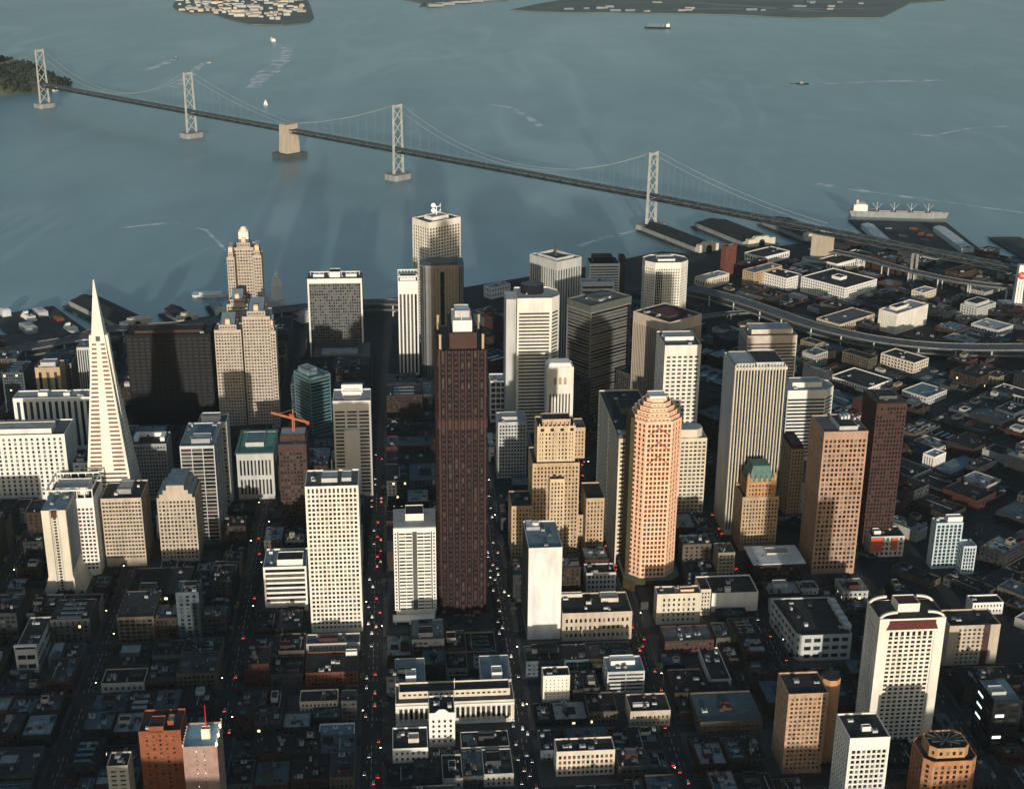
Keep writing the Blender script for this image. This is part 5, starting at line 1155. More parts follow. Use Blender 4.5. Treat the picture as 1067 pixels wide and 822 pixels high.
for x, y, w_, d_, h_, m_ in ((-40,20,34,16,8,roofl), (30,-18,26,14,7,lgrey), (60,25,14,12,9,roofw), (-10,-30,18,10,5,brick)):
    m = MB(); m.box(x, x+w_, y-d_/2, y+d_/2, 3, 3+h_); m.prism([(x-.5,y-d_/2-.5),(x+w_+.5,y-d_/2-.5),(x+w_+.5,y+d_/2+.5),(x-.5,y+d_/2+.5)], 3+h_, 5+h_, 0, True, scale=.6); m.build('pier_shed', m_, pb)
pier('small_pier', 'stubby dark pier between the pyramid and the pinstripe towers', (196,338), (178,325), 40, sh=.6)
pier('timber_pier', 'narrow timber jetty just left of the clock tower', (232,333), (222,318), 24, sh=.5, roof=roofl)
pier('cargo_pier', 'pier with pale shed doors reaching out beside the near bridge tower', (738,262), (676,238), 56, sh=.8)
pier('cargo_pier', 'wide dark-roofed pier directly under the bridge deck', (793,256), (738,234), 78, sh=.86)
pier('cargo_pier', 'short pier with humped roof right of the under-bridge pier', (852,250), (806,232), 74, sh=.8)
pier('edge_pier', 'dark empty pier cut by the right edge of the photo', (1100,278), (1046,247), 60, shed=False)
# container terminal with two white sheds
tp = [U(x, y, 3) for x, y in ((930,266),(884,229),(986,232),(1034,270))]
c_ = sum((q for q in tp), Vector())/4
b = thing('shipping_terminal', 'large dark waterfront terminal with two long white sheds in parallel', 'pier', loc=(c_.x, c_.y, 0), lm='the shipping terminal')
m = MB(); m.prism([(q.x-c_.x, q.y-c_.y) for q in tp], .5, 3.3, 0, True); m.build('deck', MATS['pier_asphalt'], b)
for pa, pe in (((925,258),(903,238)), ((1008,263),(978,241))):
    a_ = U(*pa, 4) - c_; e_ = U(*pe, 4) - c_; d = (e_-a_).normalized(); n = Vector((-d.y, d.x, 0))*11; m = MB()
    pl = [(a_-n), (e_-n), (e_+n), (a_+n)]; m.prism([(q.x,q.y) for q in pl], 3.3, 12, 0, True)
    m.face([(*(a_-n).xy,12.02),(*(e_-n).xy,12.02),(*e_.xy,15),(*a_.xy,15)]); m.face([(*a_.xy,15),(*e_.xy,15),(*(e_+n).xy,12.02),(*(a_+n).xy,12.02)]); m.build('long_shed', roofw, b)
for k in range(14):
    q = tp[0].lerp(tp[3], RND.uniform(.15,.8)).lerp(tp[1].lerp(tp[2], RND.uniform(.2,.8)), RND.uniform(.1,.85)) - c_
    m = MB(); m.box(q.x-6, q.x+6, q.y-1.3, q.y+1.3, 3.3, 6); m.build('container', RND.choice([roofm, dgrey, brick, bluegrey]), b)

# ------------------------------------------------------------------ ships and boats
def hull(m, L, Wd, z0, z1, bow=.22, mi=0):
    pts = [(-L/2,-Wd/2*.8),(-L/2+L*.06,-Wd/2),(L/2-L*bow,-Wd/2),(L/2-L*bow*.4,-Wd/2*.6),(L/2,0),(L/2-L*bow*.4,Wd/2*.6),(L/2-L*bow,Wd/2),(-L/2+L*.06,Wd/2),(-L/2,Wd/2*.8)]
    m.prism([(x*.94,y*.86) for x, y in pts], z0, z0+.01, mi, False)
    n = len(pts)
    for i in range(n):
        j = (i+1) % n; m.face([(pts[i][0]*.95,pts[i][1]*.86,z0),(pts[j][0]*.95,pts[j][1]*.86,z0),(*pts[j],z1),(*pts[i],z1)], mi)
    m.face([(*p, z1-.4) for p in pts], mi)
def ship(label, px, L, Wd, ang, kind='cargo', hullm=None, name='cargo_ship', cat='ship'):
    p = U(*px, 0); b = thing(name, label, cat, loc=(p.x, p.y, 0), ang=ang)
    m = MB(); hull(m, L, Wd, -1, L*.06); m.build('hull', hullm or black, b)
    z = L*.06-.4
    if kind == 'cargo':
        m = MB(); m.box(-L*.46,-L*.32,-Wd*.4,Wd*.4,z,z+12); m.box(-L*.44,-L*.34,-Wd*.45,Wd*.45,z+9,z+14); m.build('superstructure', white, b)
        m = MB(); m.prism(circ(-L*.42,0,2.6,10), z+12, z+20, 0, True); m.build('funnel', orange if 'orange' in label else cream, b)
        for k in range(4):
            x = -L*.22+k*L*.17; m = MB(); m.bar((x,0,z),(x,0,z+17),.7,0,.3); m.bar((x,0,z+3),(x+9,0,z+14),.3); m.bar((x,0,z+3),(x-9,0,z+14),.3); m.build('derrick', steelw, b)
            m = MB(); m.box(x+3,x+L*.13,-Wd*.3,Wd*.3,z,z+2.2); m.build('hatch', grey, b)
    elif kind == 'ferry':
        m = MB(); m.box(-L*.4,L*.34,-Wd*.42,Wd*.42,z,z+4); m.box(-L*.34,L*.25,-Wd*.38,Wd*.38,z+4,z+7.5); m.build('superstructure', white, b)
        m = MB(); m.box(L*.12,L*.22,-Wd*.25,Wd*.25,z+7.5,z+10); m.build('wheelhouse', white, b)
        m = MB(); m.prism(circ(-L*.1,0,1.4,8), z+7.5, z+11, 0, True); m.build('funnel', black, b)
        m = MB(); m.box(-L*.38,L*.32,-Wd*.425,-Wd*.42,z+1.5,z+2.7); m.box(-L*.32,L*.23,-Wd*.385,-Wd*.38,z+5,z+6.2); m.build('window_row', glass, b)
    elif kind == 'sail':
        m = MB(); m.bar((0,0,z),(0,0,z+17),.25); m.build('mast', steelw, b)
        m = MB(); m.face([(-.4,.1,z+2),(-7,.6,z+2),(-.4,.1,z+16.5)]); m.face([(.4,.1,z+1),(6,-.5,z+1),(.4,.1,z+15)]); m.build('sail', mat('sailcloth', (.85,.85,.82), .8, .05, .2), b)
    elif kind == 'tug':
        m = MB(); m.box(-L*.1,L*.22,-Wd*.3,Wd*.3,z,z+4); m.box(-.0,L*.18,-Wd*.24,Wd*.24,z+4,z+6.5); m.build('wheelhouse', grey, b)
        m = MB(); m.bar((-L*.05,0,z+4),(-L*.05,0,z+11),.3); m.build('mast', dgrey, b)
    return b
ship('black-hulled cargo ship with pale superstructure anchored near the top of the bay', (685,30), 118, 18, PI*.99)
ship('grey cargo ship with masts moored along the outer edge of the shipping terminal', (936,226), 190, 24, math.atan2((tp[2]-tp[1]).y, (tp[2]-tp[1]).x), hullm=grey)
ship('white ferry leaving a curved wake below the flat island', (284,43), 62, 20, 1.9, 'ferry', white, 'ferry', 'ferry')
ship('tiny white sailing boat above the middle of the bridge', (277,110), 14, 4.5, .6, 'sail', white, 'sailing_boat', 'sailing boat')
ship('small white boat beside the farthest bridge tower', (58,95), 22, 8, 1.0, 'ferry', white, 'passenger_boat', 'boat')
ship('small dark tug towing to the left in the upper right of the bay', (836,88), 42, 12, PI, 'tug', black, 'tug_boat', 'tug')
ship('flat grey barge just ahead of the small dark tug', (826,87.5), 0.1+20, 8, PI, 'none', dgrey, 'barge', 'barge')
ship('tiny dark motor boat trailing a white wake above the left tower', (183,61), 20, 6, .9, 'tug', dgrey, 'motor_boat', 'boat')
ship('second tiny motor boat heading right above the pale bridge tower', (218,66), 18, 6, .7, 'tug', white, 'motor_boat', 'boat')
ship('white excursion boat moored at the far left pier', (30,334), 46, 12, 2.3, 'ferry', white, 'excursion_boat', 'boat')
ship('white ferry docked beside the far left pier with red trim', (74,346), 40, 12, 2.3, 'ferry', brick, 'excursion_boat', 'boat')

def wake(label, pts, w0, w1):
    m = MB(); wp = [U(x, y, 0) for x, y in pts]; n = len(wp)
    fine = []
    for i in range(n-1):
        for k in range(5): fine.append(wp[i].lerp(wp[i+1], k/5))
    fine.append(wp[-1]); N = len(fine); rn = random.Random(len(pts)+int(pts[0][0]))
    L_, R_ = [], []
    for i, p in enumerate(fine):
        d = (fine[min(i+1,N-1)]-fine[max(0,i-1)]).normalized(); nn = Vector((-d.y,d.x,0)); ww = (w0+(w1-w0)*i/N)*rn.uniform(.6,1.3)/2
        L_.append(p+nn*ww); R_.append(p-nn*ww*rn.uniform(.5,1.2))
    for i in range(N-1): m.face([(R_[i].x,R_[i].y,.05),(R_[i+1].x,R_[i+1].y,.05),(L_[i+1].x,L_[i+1].y,.05),(L_[i].x,L_[i].y,.05)])
    o = m.build('wake', fm); tag(o, label, 'wake', kind='stuff')
fm = bpy.data.materials.new('thin_foam'); fm.use_nodes = True; tf = fm.node_tree; bf = tf.nodes['Principled BSDF']; bf.inputs['Base Color'].default_value = (.85,.9,.9,1); bf.inputs['Roughness'].default_value = .6
nf = tf.nodes.new('ShaderNodeTexNoise'); nf.inputs['Scale'].default_value = .02; nf.inputs['Detail'].default_value = 6; gf = tf.nodes.new('ShaderNodeNewGeometry'); tf.links.new(gf.outputs['Position'], nf.inputs['Vector'])
rf = tf.nodes.new('ShaderNodeMapRange'); rf.inputs['From Min'].default_value = .34; rf.inputs['From Max'].default_value = .6; rf.inputs['To Max'].default_value = .85; tf.links.new(nf.outputs['Fac'], rf.inputs['Value']); tf.links.new(rf.outputs[0], bf.inputs['Alpha'])
wake('pale foam wake trailing behind the white ferry', [(286,46),(300,54),(292,66),(275,78),(262,92)], 34, 80)
wake('thin white wake behind the leftmost motor boat', [(181,62),(168,68),(150,74)], 22, 55)
wake('thin white wake behind the second motor boat', [(216,64),(205,70),(198,80),(180,92)], 20, 50)
wake('long straight wake behind the small dark tug', [(842,88),(880,87),(925,85),(985,84)], 14, 50)
wake('pale current line curving across the right of the bay', [(850,192),(905,200),(965,208),(1067,222)], 26, 10)
wake('faint current line in the lower left of the bay', [(120,238),(180,232),(215,240),(236,262)], 12, 6)
wake('forked current line above the middle of the bridge', [(500,108),(530,112),(548,121),(562,132)], 12, 26)
wake('faint current streak left of the near bridge tower', [(600,258),(628,248),(664,240)], 18, 8)
wake('faint current streak below the right bay', [(930,138),(970,142),(1010,134),(1060,131)], 18, 8)

# breakwater-like pale rocks seen as a white shape left of the pinstripe tower
p = U(222, 309, 0); b = thing('moored_barge', 'white oval-ended vessel lying off the shore left of the pinstripe towers', 'vessel', loc=(p.x, p.y, 0), ang=0.1)
m = MB(); hull(m, 62, 16, -1, 5, .4); m.build('hull', roofw, b); m = MB(); m.box(-20,14,-5,5,4.5,7.5); m.build('deckhouse', white, b)

# ------------------------------------------------------------------ islands and far shore
def landsheet(name, px, m, h=4.0, label=None):
    pts = [U(x, y, 1.0) for x, y in px]; mb = MB(); mb.prism([(q.x, q.y) for q in pts], -3, h, 0, True); return tag(mb.build(name, m), kind='structure')
landsheet('island_ground', [(180,7),(186,-3),(200,-6),(260,-12),(318,-4),(324,8),(327,19),(322,24),(296,27),(262,26),(240,21),(222,15),(200,15),(184,11)], farland)
landsheet('far_land', [(532,11),(560,5),(600,-2),(640,-10),(1020,-14),(985,0),(950,3),(918,19),(840,19.5),(760,16),(690,14.5),(600,14),(560,13)], farland)
landsheet('far_land', [(437,8),(470,3),(530,-3),(560,-12),(380,-14),(400,-4),(440,4)], farland)
landsheet('far_land', [(-200,-14),(-200,-30),(330,-30),(380,-14),(340,-9)], farland)
landsheet('breakwater', [(640,5),(930,4),(985,0),(985,1.2),(930,5.4),(640,6.4)], farland, 3)
rn = random.Random(5)
def hut(name, label, cat, px, w_, d_, h_, a_, wl_, rf_, group, gable=True):
    p = U(*px, 4); b = thing(name, label, cat, loc=(p.x, p.y, 4), ang=a_, group=group)
    m = MB(); m.box(-w_/2, w_/2, -d_/2, d_/2, -.5, h_); m.build('wall', wl_, b)
    m = MB(); e = .6
    if gable:
        m.face([(-w_/2-e,-d_/2-e,h_-.2),(w_/2+e,-d_/2-e,h_-.2),(w_/2+e,0,h_+d_*.22),(-w_/2-e,0,h_+d_*.22)]); m.face([(-w_/2-e,0,h_+d_*.22),(w_/2+e,0,h_+d_*.22),(w_/2+e,d_/2+e,h_-.2),(-w_/2-e,d_/2+e,h_-.2)])
        for x in (-w_/2, w_/2): m.face([(x,-d_/2,h_-.2),(x,d_/2,h_-.2),(x,0,h_+d_*.22)])
    else: m.box(-w_/2+.4, w_/2-.4, -d_/2+.4, d_/2-.4, h_, h_+.6)
    m.build('roof', rf_, b)
isl = []
for k in range(90):
    for _ in range(20):
        x = rn.uniform(186, 316); y = rn.uniform(0, 24)
        yl = 12 + (x-186)*.09
        if y < min(yl, 24) and not (x > 300 and y > 14) and all(abs(x-a_)*1.0 > 4 or abs(y-c_) > 1.8 for a_, c_ in isl): isl.append((x, y)); break
isl.sort(key=lambda q: (round(q[1]/3), q[0]))
for i, (x, y) in enumerate(isl):
    big = rn.random() < .3
    hut('island_building', 'pale roofed building on the flat island beyond the bridge', 'building', (x, y), rn.uniform(40,70) if big else rn.uniform(16,34), rn.uniform(14,26), rn.uniform(6,13), rn.choice([.15,.15,1.7]), rn.choice([lgrey,cream,lgrey,beige]), rn.choice([roofl,roofl,roofm,brick,beige]), 'buildings on the flat island')
for i in range(22):
    x = rn.uniform(560, 900); y = rn.uniform(2, 14) if x > 640 else rn.uniform(8,12)
    hut('airfield_building', 'small pale building on the far flat shore', 'building', (x, y), rn.uniform(25,70), rn.uniform(18,36), rn.uniform(6,10), rn.uniform(0,.3), rn.choice([grey,bluegrey,grey]), rn.choice([roofl,roofm,roofm]), 'buildings on the far flat shore', False)
for i in range(12):
    x = rn.uniform(445, 530); y = 7 - (x-445)*.09 + rn.uniform(-1.5, 1)
    hut('port_building', 'grey port shed on the farthest shore at the top', 'building', (x, y), rn.uniform(60,120), rn.uniform(25,50), rn.uniform(8,16), .3, grey, roofm, 'port sheds on the farthest shore', False)
# runway strips
mb = MB()
for pts in ([(700,9.5),(900,9.0),(900,9.5),(700,10.1)], [(720,3),(860,13),(863,12.4),(724,2.6)]): mb.face([(*U(x,y,4.1).xy, 4.12) for x, y in pts])
mb.build('runway', roofl)['kind'] = 'structure'

# wooded island at the left
c_ = U(-45, 90, 0); mb = MB(); RW, RD, HH = 350, 220, 105
NI, NJ = 36, 14
def isz(x, y):
    r = math.hypot(x/RW, y/RD); k = max(0, 1-r*r)
    return -2 + HH*k**.7*(.8+.25*math.sin(x*.013+1)+.15*math.sin(y*.02+x*.03))
ax = 0.1
for i in range(NI):
    for j in range(NJ):
        q = []
        for a_, d_ in ((0,0),(1,0),(1,1),(0,1)):
            t_ = 2*PI*(i+a_)/NI; r = (j+d_)/NJ; x, y = RW*r*math.cos(t_), RD*r*math.sin(t_); q.append((c_.x+x, c_.y+y, isz(x, y)))
        mb.face(q)
mb.build('hills', hillm)['kind'] = 'structure'
mb = MB(); rn = random.Random(3)
def tuft(mb, p, r, n, rn):
    for _ in range(n):
        d = Vector((rn.gauss(0,1), rn.gauss(0,1), rn.gauss(0,.8))); d.normalize(); c0 = Vector(p) + d*r*rn.uniform(.2,1); s1 = r*rn.uniform(.25,.5)
        a1 = Vector((rn.uniform(-1,1), rn.uniform(-1,1), rn.uniform(-1,1))).normalized()*s1; a2 = a1.cross(d).normalized()*s1
        mb.face([c0-a1, c0+a2, c0+a1, c0-a2], rn.randrange(2))
for _ in range(900):
    t_ = rn.uniform(0,2*PI); r = math.sqrt(rn.uniform(0,.98)); x, y = RW*r*math.cos(t_), RD*r*math.sin(t_); z = isz(x, y)
    tuft(mb, (c_.x+x, c_.y+y, z+5), rn.uniform(7,14), 9, rn)
tag(mb.build('woodland', [leafd, leaf]), 'dark woodland covering the island at the far end of the bridge', 'woodland', kind='stuff')

# ================================================================== THE LOWER CITY
# taller grid-B (south of Market) blocks given from the photo: left column, near corner, right column, roof row of near corner, base row
def blk(label, cat, xl, xc, xr, yt, yb, wall, sp_=None, roof=None, lm=None, n=3, name='warehouse', pent=None, h=None):
    s = site(x0=xc, x1=xr, yt=yt, yb=yb, h=h, xl=xl, ang=B)
    return std(name, label, 'building', s, sp_ or dict(pu=4.6, fl=4.2, wf=.45, hf=.45, m=1.2, mb=1.5, mt=1.5), wall, [glass, glassg], roof or roofd, lm, n=n, pent=pent, pw=wall)
blk('long white six-storey warehouse with close window grid near the bridge approach', 'warehouse', 835, 881, 914, 300, 316, white, dict(pu=4.2, rows=5, wf=.5, hf=.45, m=1, mb=1, mt=1.5), lm='the long white warehouse', pent=(.4,.6,.4,.6,4))
blk('large cream windowless warehouse with raised roof plant beside the freeway curve', 'warehouse', 916, 935, 967.5, 327, 349, warmw, dict(pu=3.4, rows=1, wf=.12, hf=.8, m=1.5, mb=1, mt=2), roofl, lm='the cream windowless warehouse', pent=(.2,.6,.4,.8,4))
blk('white box building with dark roof in front of the brick loft', 'building', 792, 820, 836, 290, 304, white, None, lm='the white box by the freeway')
blk('brown brick loft left of the white box building', 'building', 774, 786, 815, 284, 300, tan, None, roofb)
blk('beige four-storey building with dark roof just below the freeway curve', 'building', 918, 953, 968, 378, 393, cream, dict(pu=4.8, rows=4, wf=.55, hf=.5, m=1, mb=1, mt=1.5), lm='the beige building under the curve')
blk('pale concrete building with a raised white upper box at the right', 'building', 1001, 1019, 1038, 321, 334, lgrey, None, roofl, lm='the pale box at the right', pent=(.1,.8,.2,.9,5))
blk('low pale building with flat white roof at the right edge', 'building', 1012, 1040, 1056, 344, 352, lgrey, dict(pu=5, rows=1, wf=.6, hf=.4, m=1, mb=1, mt=1), roofl)
blk('long low beige building with dark roof between the white and cream warehouses', 'building', 851, 875, 912, 338, 352, beige, dict(pu=5, rows=2, wf=.5, hf=.45, m=1, mb=1, mt=1), roofm)
blk('white building with sloping white roof below the cream warehouse approach', 'building', 950, 962, 976, 305, 316, cream, None, roofl)
blk('narrow orange-brown brick tower in front of the bridge piers', 'building', 752, 757, 768, 257, 288, brick, dict(pu=4, fl=4, wf=.4, hf=.4, m=1, mb=1, mt=2), roofd, lm='the pierside brick tower')
blk('rambling orange-brown brick building right of its taller brick neighbour', 'building', 768, 776, 800, 276, 289, dkbrick, None, roofd)
blk('low white building with dark skylit roof behind the orange-brown bricks', 'building', 776, 796, 823, 268, 276, white, dict(pu=6, rows=1, wf=.5, hf=.4, m=1, mb=1, mt=1), roofd)
blk('long white U-shaped building below the bridge anchorage', 'building', 852, 872, 912, 275, 285, white, dict(pu=6, rows=1, wf=.5, hf=.4, m=1, mb=1, mt=1), roofd)
blk('low cream shed left of the orange-brown bricks', 'building', 724, 735, 760, 291, 302, cream, dict(pu=5, rows=1, wf=.5, hf=.4, m=1, mb=1, mt=1), roofl)
blk('white low block with dark helmet roof lit at the far waterfront', 'building', 504, 512, 532, 300, 312, white, dict(pu=5, rows=2, wf=.4, hf=.4, m=1, mb=1, mt=1), roofl, lm='the white waterfront block')
blk('white parapet building with zigzag front right of the black and white tower', 'building', 865, 905, 930, 404, 414, white, dict(pu=4, rows=2, wf=.5, hf=.5, m=1, mb=.8, mt=1.2), roofd, lm='the zigzag white building')
blk('pale striped building right of the zigzag white building', 'building', 940, 966, 987, 414, 423, lgrey, dict(pu=4, rows=2, wf=.5, hf=.5, m=1, mb=.8, mt=1.2), roofb)
blk('long colonnaded white building at the right edge in the dark area', 'building', 1034, 1078, 1090, 417, 425, lgrey, dict(pu=5, rows=1, wf=.5, hf=.7, m=1, mb=.5, mt=1), roofd)
blk('narrow white tower-like block with notched top in the dark right area', 'building', 962, 974, 986, 476, 492, white, dict(pu=3, rows=1, wf=.4, hf=.8, m=1, mb=1, mt=1), roofl, lm='the notched white block', n=1)
blk('low wide teal-roofed building behind the notched white block', 'building', 972, 990, 1022, 494, 500, dgrey, None, roofb)
blk('dark waterfront brick warehouse under the bridge ramps', 'building', 985, 1000, 1018, 285, 300, dkbrick, None, roofd)

# red-disc sign tower
p = U(1059, 320, ZG)
hh = bis(lambda z: P(p + Vector((0,0,z)))[1] - 276, 10, 120)
b = thing('sign_clock_tower', 'white triangular sign tower bearing a round red disc at the right edge', 'sign tower', loc=p, ang=0.05, lm='the red-disc sign tower')
m = MB(); m.prism([(-6,-4),(6,-4),(6,6),(-6,6)], 0, hh, 0, True, scale=.8); m.build('shaft', white, b)
for x in (-2.2, 2.2): m = MB(); m.box(x-.35,x+.35,-4.0,-3.6,4,hh*.62); m.build('dark_strip', dgrey, b)
m = MB(); 
for yy in (-4.9,): 
    m.prism([(0,0),(0,0),(0,0)], 0, 0.001, 0, False)
ring = circ(0, hh*.76, 5.6, 24); m = MB(); m.face([(x, -4.95, z) for x, z in ring]); 
for i in range(24): (x0_,z0_), (x1_,z1_) = ring[i], ring[(i+1)%24]; m.face([(x0_,-4.95,z0_),(x1_,-4.95,z1_),(x1_,-3.4,z1_),(x0_,-3.4,z0_)])
disc = m.build('sign_disc', redp, b)
fc = bpy.data.curves.new('sign_number', 'FONT'); fc.body = '76'; fc.size = 6.2; fc.align_x = 'CENTER'; fc.align_y = 'CENTER'; fc.extrude = .06; fc.materials.append(white)
ft_ = bpy.data.objects.new('tmp', fc); COL.objects.link(ft_); bpy.context.view_layer.update(); tm_ = bpy.data.meshes.new_from_object(ft_.evaluated_get(bpy.context.evaluated_depsgraph_get())); bpy.data.objects.remove(ft_)
fo = bpy.data.objects.new('sign_number', tm_); COL.objects.link(fo); fo.parent = disc; fo.location = (0, -5.03, hh*.76); fo.rotation_euler = (PI/2, 0, 0)
m = MB(); m.prism([(-24,-10),(26,-10),(26,16),(-24,16)], 0, 7, 0, True); m.build('base_building', lgrey, b)

# ---------------------------------------------------------------- generated lots
def corners(o):
    x, y, a, w_, d_, h_ = o; u, v = uv(a); c_ = Vector((x, y, 0))
    return [c_+u*i*w_/2+v*j*d_/2 for i, j in ((-1,-1),(1,-1),(1,1),(-1,1))]
PL = [(corners(o), o) for o in BOXES]
def overlap(A_, B_, gap):
    for poly in (A_, B_):
        for i in range(4):
            e = poly[(i+1) % 4] - poly[i]; n = Vector((e.y, -e.x, 0)).normalized()
            a0 = [n.dot(q) for q in A_]; b0 = [n.dot(q) for q in B_]
            if min(a0) > max(b0)+gap or min(b0) > max(a0)+gap: return False
    return True
NB = []
for cs, o in PL:
    pp = [P((q.x, q.y, ZG)) for q in cs]; fr = max(q[1] for q in pp[:2])
    if o[5] < 9: continue
    NB.append((min(q[0] for q in pp[:2]), max(q[0] for q in pp[:2]), fr, Vector((o[0], o[1], 0))))
# sight-line test against the named towers
bv, bf_ = [], []
for cs, o in PL:
    n = len(bv); bv += [(q.x,q.y,ZG) for q in cs] + [(q.x,q.y,ZG+o[5]) for q in cs]
    for f_ in ((0,1,5,4),(1,2,6,5),(2,3,7,6),(3,0,4,7),(4,5,6,7)): bf_.append(tuple(n+i for i in f_))
tree_ = BVHTree.FromPolygons(bv, bf_)
def seen(pts):
    k = 0
    for q in pts:
        x, y = P(q)
        if not (-25 < x < 1092 and -10 < y < 850): continue
        d = q - CAM; L = d.length; d.normalize()
        hit = tree_.ray_cast(CAM, d, L - 1.0)
        if hit[0] is None: k += 1
    return k

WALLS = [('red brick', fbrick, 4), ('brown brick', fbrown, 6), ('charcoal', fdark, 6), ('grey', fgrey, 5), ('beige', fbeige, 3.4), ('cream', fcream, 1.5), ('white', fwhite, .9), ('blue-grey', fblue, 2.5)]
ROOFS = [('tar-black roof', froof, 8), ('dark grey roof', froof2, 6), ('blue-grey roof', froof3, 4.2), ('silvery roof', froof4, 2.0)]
rn = random.Random(11)
def pick(L): 
    t_ = rn.uniform(0, sum(q[2] for q in L))
    for q in L:
        t_ -= q[2]
        if t_ <= 0: return q
    return L[-1]
LOTS = []
def split(x0, x1, y0, y1, mx, out, dep=0):
    w_, d_ = x1-x0, y1-y0
    if (w_ < mx*1.25 and d_ < mx*1.35) or (dep > 1 and rn.random() < .10 and max(w_, d_) < mx*2.2): out.append((x0, x1, y0, y1)); return
    f_ = rn.uniform(.36, .64)
    if w_ > d_*.9: split(x0, x0+w_*f_, y0, y1, mx, out, dep+1); split(x0+w_*f_, x1, y0, y1, mx, out, dep+1)
    else: split(x0, x1, y0, y0+d_*f_, mx, out, dep+1); split(x0, x1, y0+d_*f_, y1, mx, out, dep+1)
def zone(ang, sr, tr, hw_s, hw_t, mx, cond, hf):
    u, v = uv(ang)
    for s0_, s1_ in zip(sr, sr[1:]):
        for t0_, t1_ in zip(tr, tr[1:]):
            out = []; m_ = mx(t0_); split(s0_+hw_s, s1_-hw_s, t0_+hw_t, t1_-hw_t, m_, out)
            for x0_, x1_, y0_, y1_ in out:
                w_, d_ = x1_-x0_-rn.uniform(.2,1.2), y1_-y0_-rn.uniform(.3,3)
                c_ = u*(x0_+x1_)/2 + v*(y0_+y1_)/2
                if w_ < 6 or d_ < 6 or not cond(c_): continue
                px, py = P((c_.x, c_.y, ZG+8))
                if not (-30 < px < 1095 and 230 < py < 850): continue
                h_ = hf(c_, px, py)
                if h_ is None: continue
                hb = h_
                for nx0, nx1, nyb, nq in NB:
                    hwp = w_/2*ppm((c_.x, c_.y, 10))
                    if nx0-2-hwp < px < nx1+2+hwp and py > nyb - 8 and (c_-nq).length < 260:
                        bk_ = c_ + v*d_/2
                        while hb > 6.5 and P((bk_.x, bk_.y, ZG+hb))[1] < nyb - 3: hb -= 1
                h_ = hb
                o = (c_.x, c_.y, ang, w_, d_, h_); cs = corners(o)
                if any((c_.x-q[1][0])**2+(c_.y-q[1][1])**2 < 200**2 and overlap(cs, q[0], 1.2) for q in PL): 
                    # try a smaller footprint
                    ok = False
                    for fx, fy, sx_, sy_ in ((.5,1,-.25,0),(.5,1,.25,0),(1,.5,0,-.25),(1,.5,0,.25),(.5,.5,-.25,-.25),(.5,.5,.25,-.25)):
                        c2 = c_ + u*w_*sx_ + v*d_*sy_; o2 = (c2.x, c2.y, ang, w_*fx, d_*fy, h_); cs2 = corners(o2)
                        if min(o2[3], o2[4]) > 7 and not any((c2.x-q[1][0])**2+(c2.y-q[1][1])**2 < 200**2 and overlap(cs2, q[0], 1.2) for q in PL): o, cs, ok = o2, cs2, True; break
                    if not ok: continue
                if any((Vector((o[0], o[1], 0))-q).length < 24 + min(o[3], o[4])/2 for q in FREE): continue
                if not all(inland(q) for q in cs): continue
                top = [Vector((q.x, q.y, ZG+h_)) for q in cs]
                smp = top + [(top[0]+top[2])/2, (top[0]+top[1])/2 - Vector((0,0,h_*.5)), (top[0]+top[1])/2, (top[1]+top[2])/2]
                k = seen(smp)
                if k < 1: continue
                LOTS.append((o, k, px, py, ang))
def hA(c_, px, py):
    r = rn.random(); t_ = c_.dot(vA)
    if 1003 < t_ < 1118 and abs(px-(395)) < 60 and py > 560: return None
    if t_ < 1000: return rn.uniform(8, 15) if r < .85 else rn.uniform(15, 24)
    if t_ < 1240: return (rn.uniform(10, 26) if r < .6 else rn.uniform(26, 48)) if px < 760 else rn.uniform(9, 24)
    if t_ < 1600: return rn.uniform(18, 45) if r < .75 else rn.uniform(45, 66)
    return rn.uniform(10, 30)
SS = [S0 + ST*k for k in range(-7, 10)]
zone(A, SS, TS, 10.5, 7.5, lambda t_: 27 if t_ < 1000 else (30 if t_ < 1240 else 40), lambda c_: uB.dot(c_) < MARKET-22, hA)
def hBf(c_, px, py):
    r = rn.random(); s_ = uB.dot(c_) - MARKET
    if r < .04: return None
    if s_ < 200 and px < 800: return rn.uniform(14, 40) if r < .8 else rn.uniform(40, 60)
    return rn.uniform(6, 14) if r < .75 else rn.uniform(14, 24)
zone(B, [MARKET+6+178*k for k in range(0, 9)], [60+190*k for k in range(-8, 8)], 10.5, 9.5, lambda t_: 35, lambda c_: True, hBf)

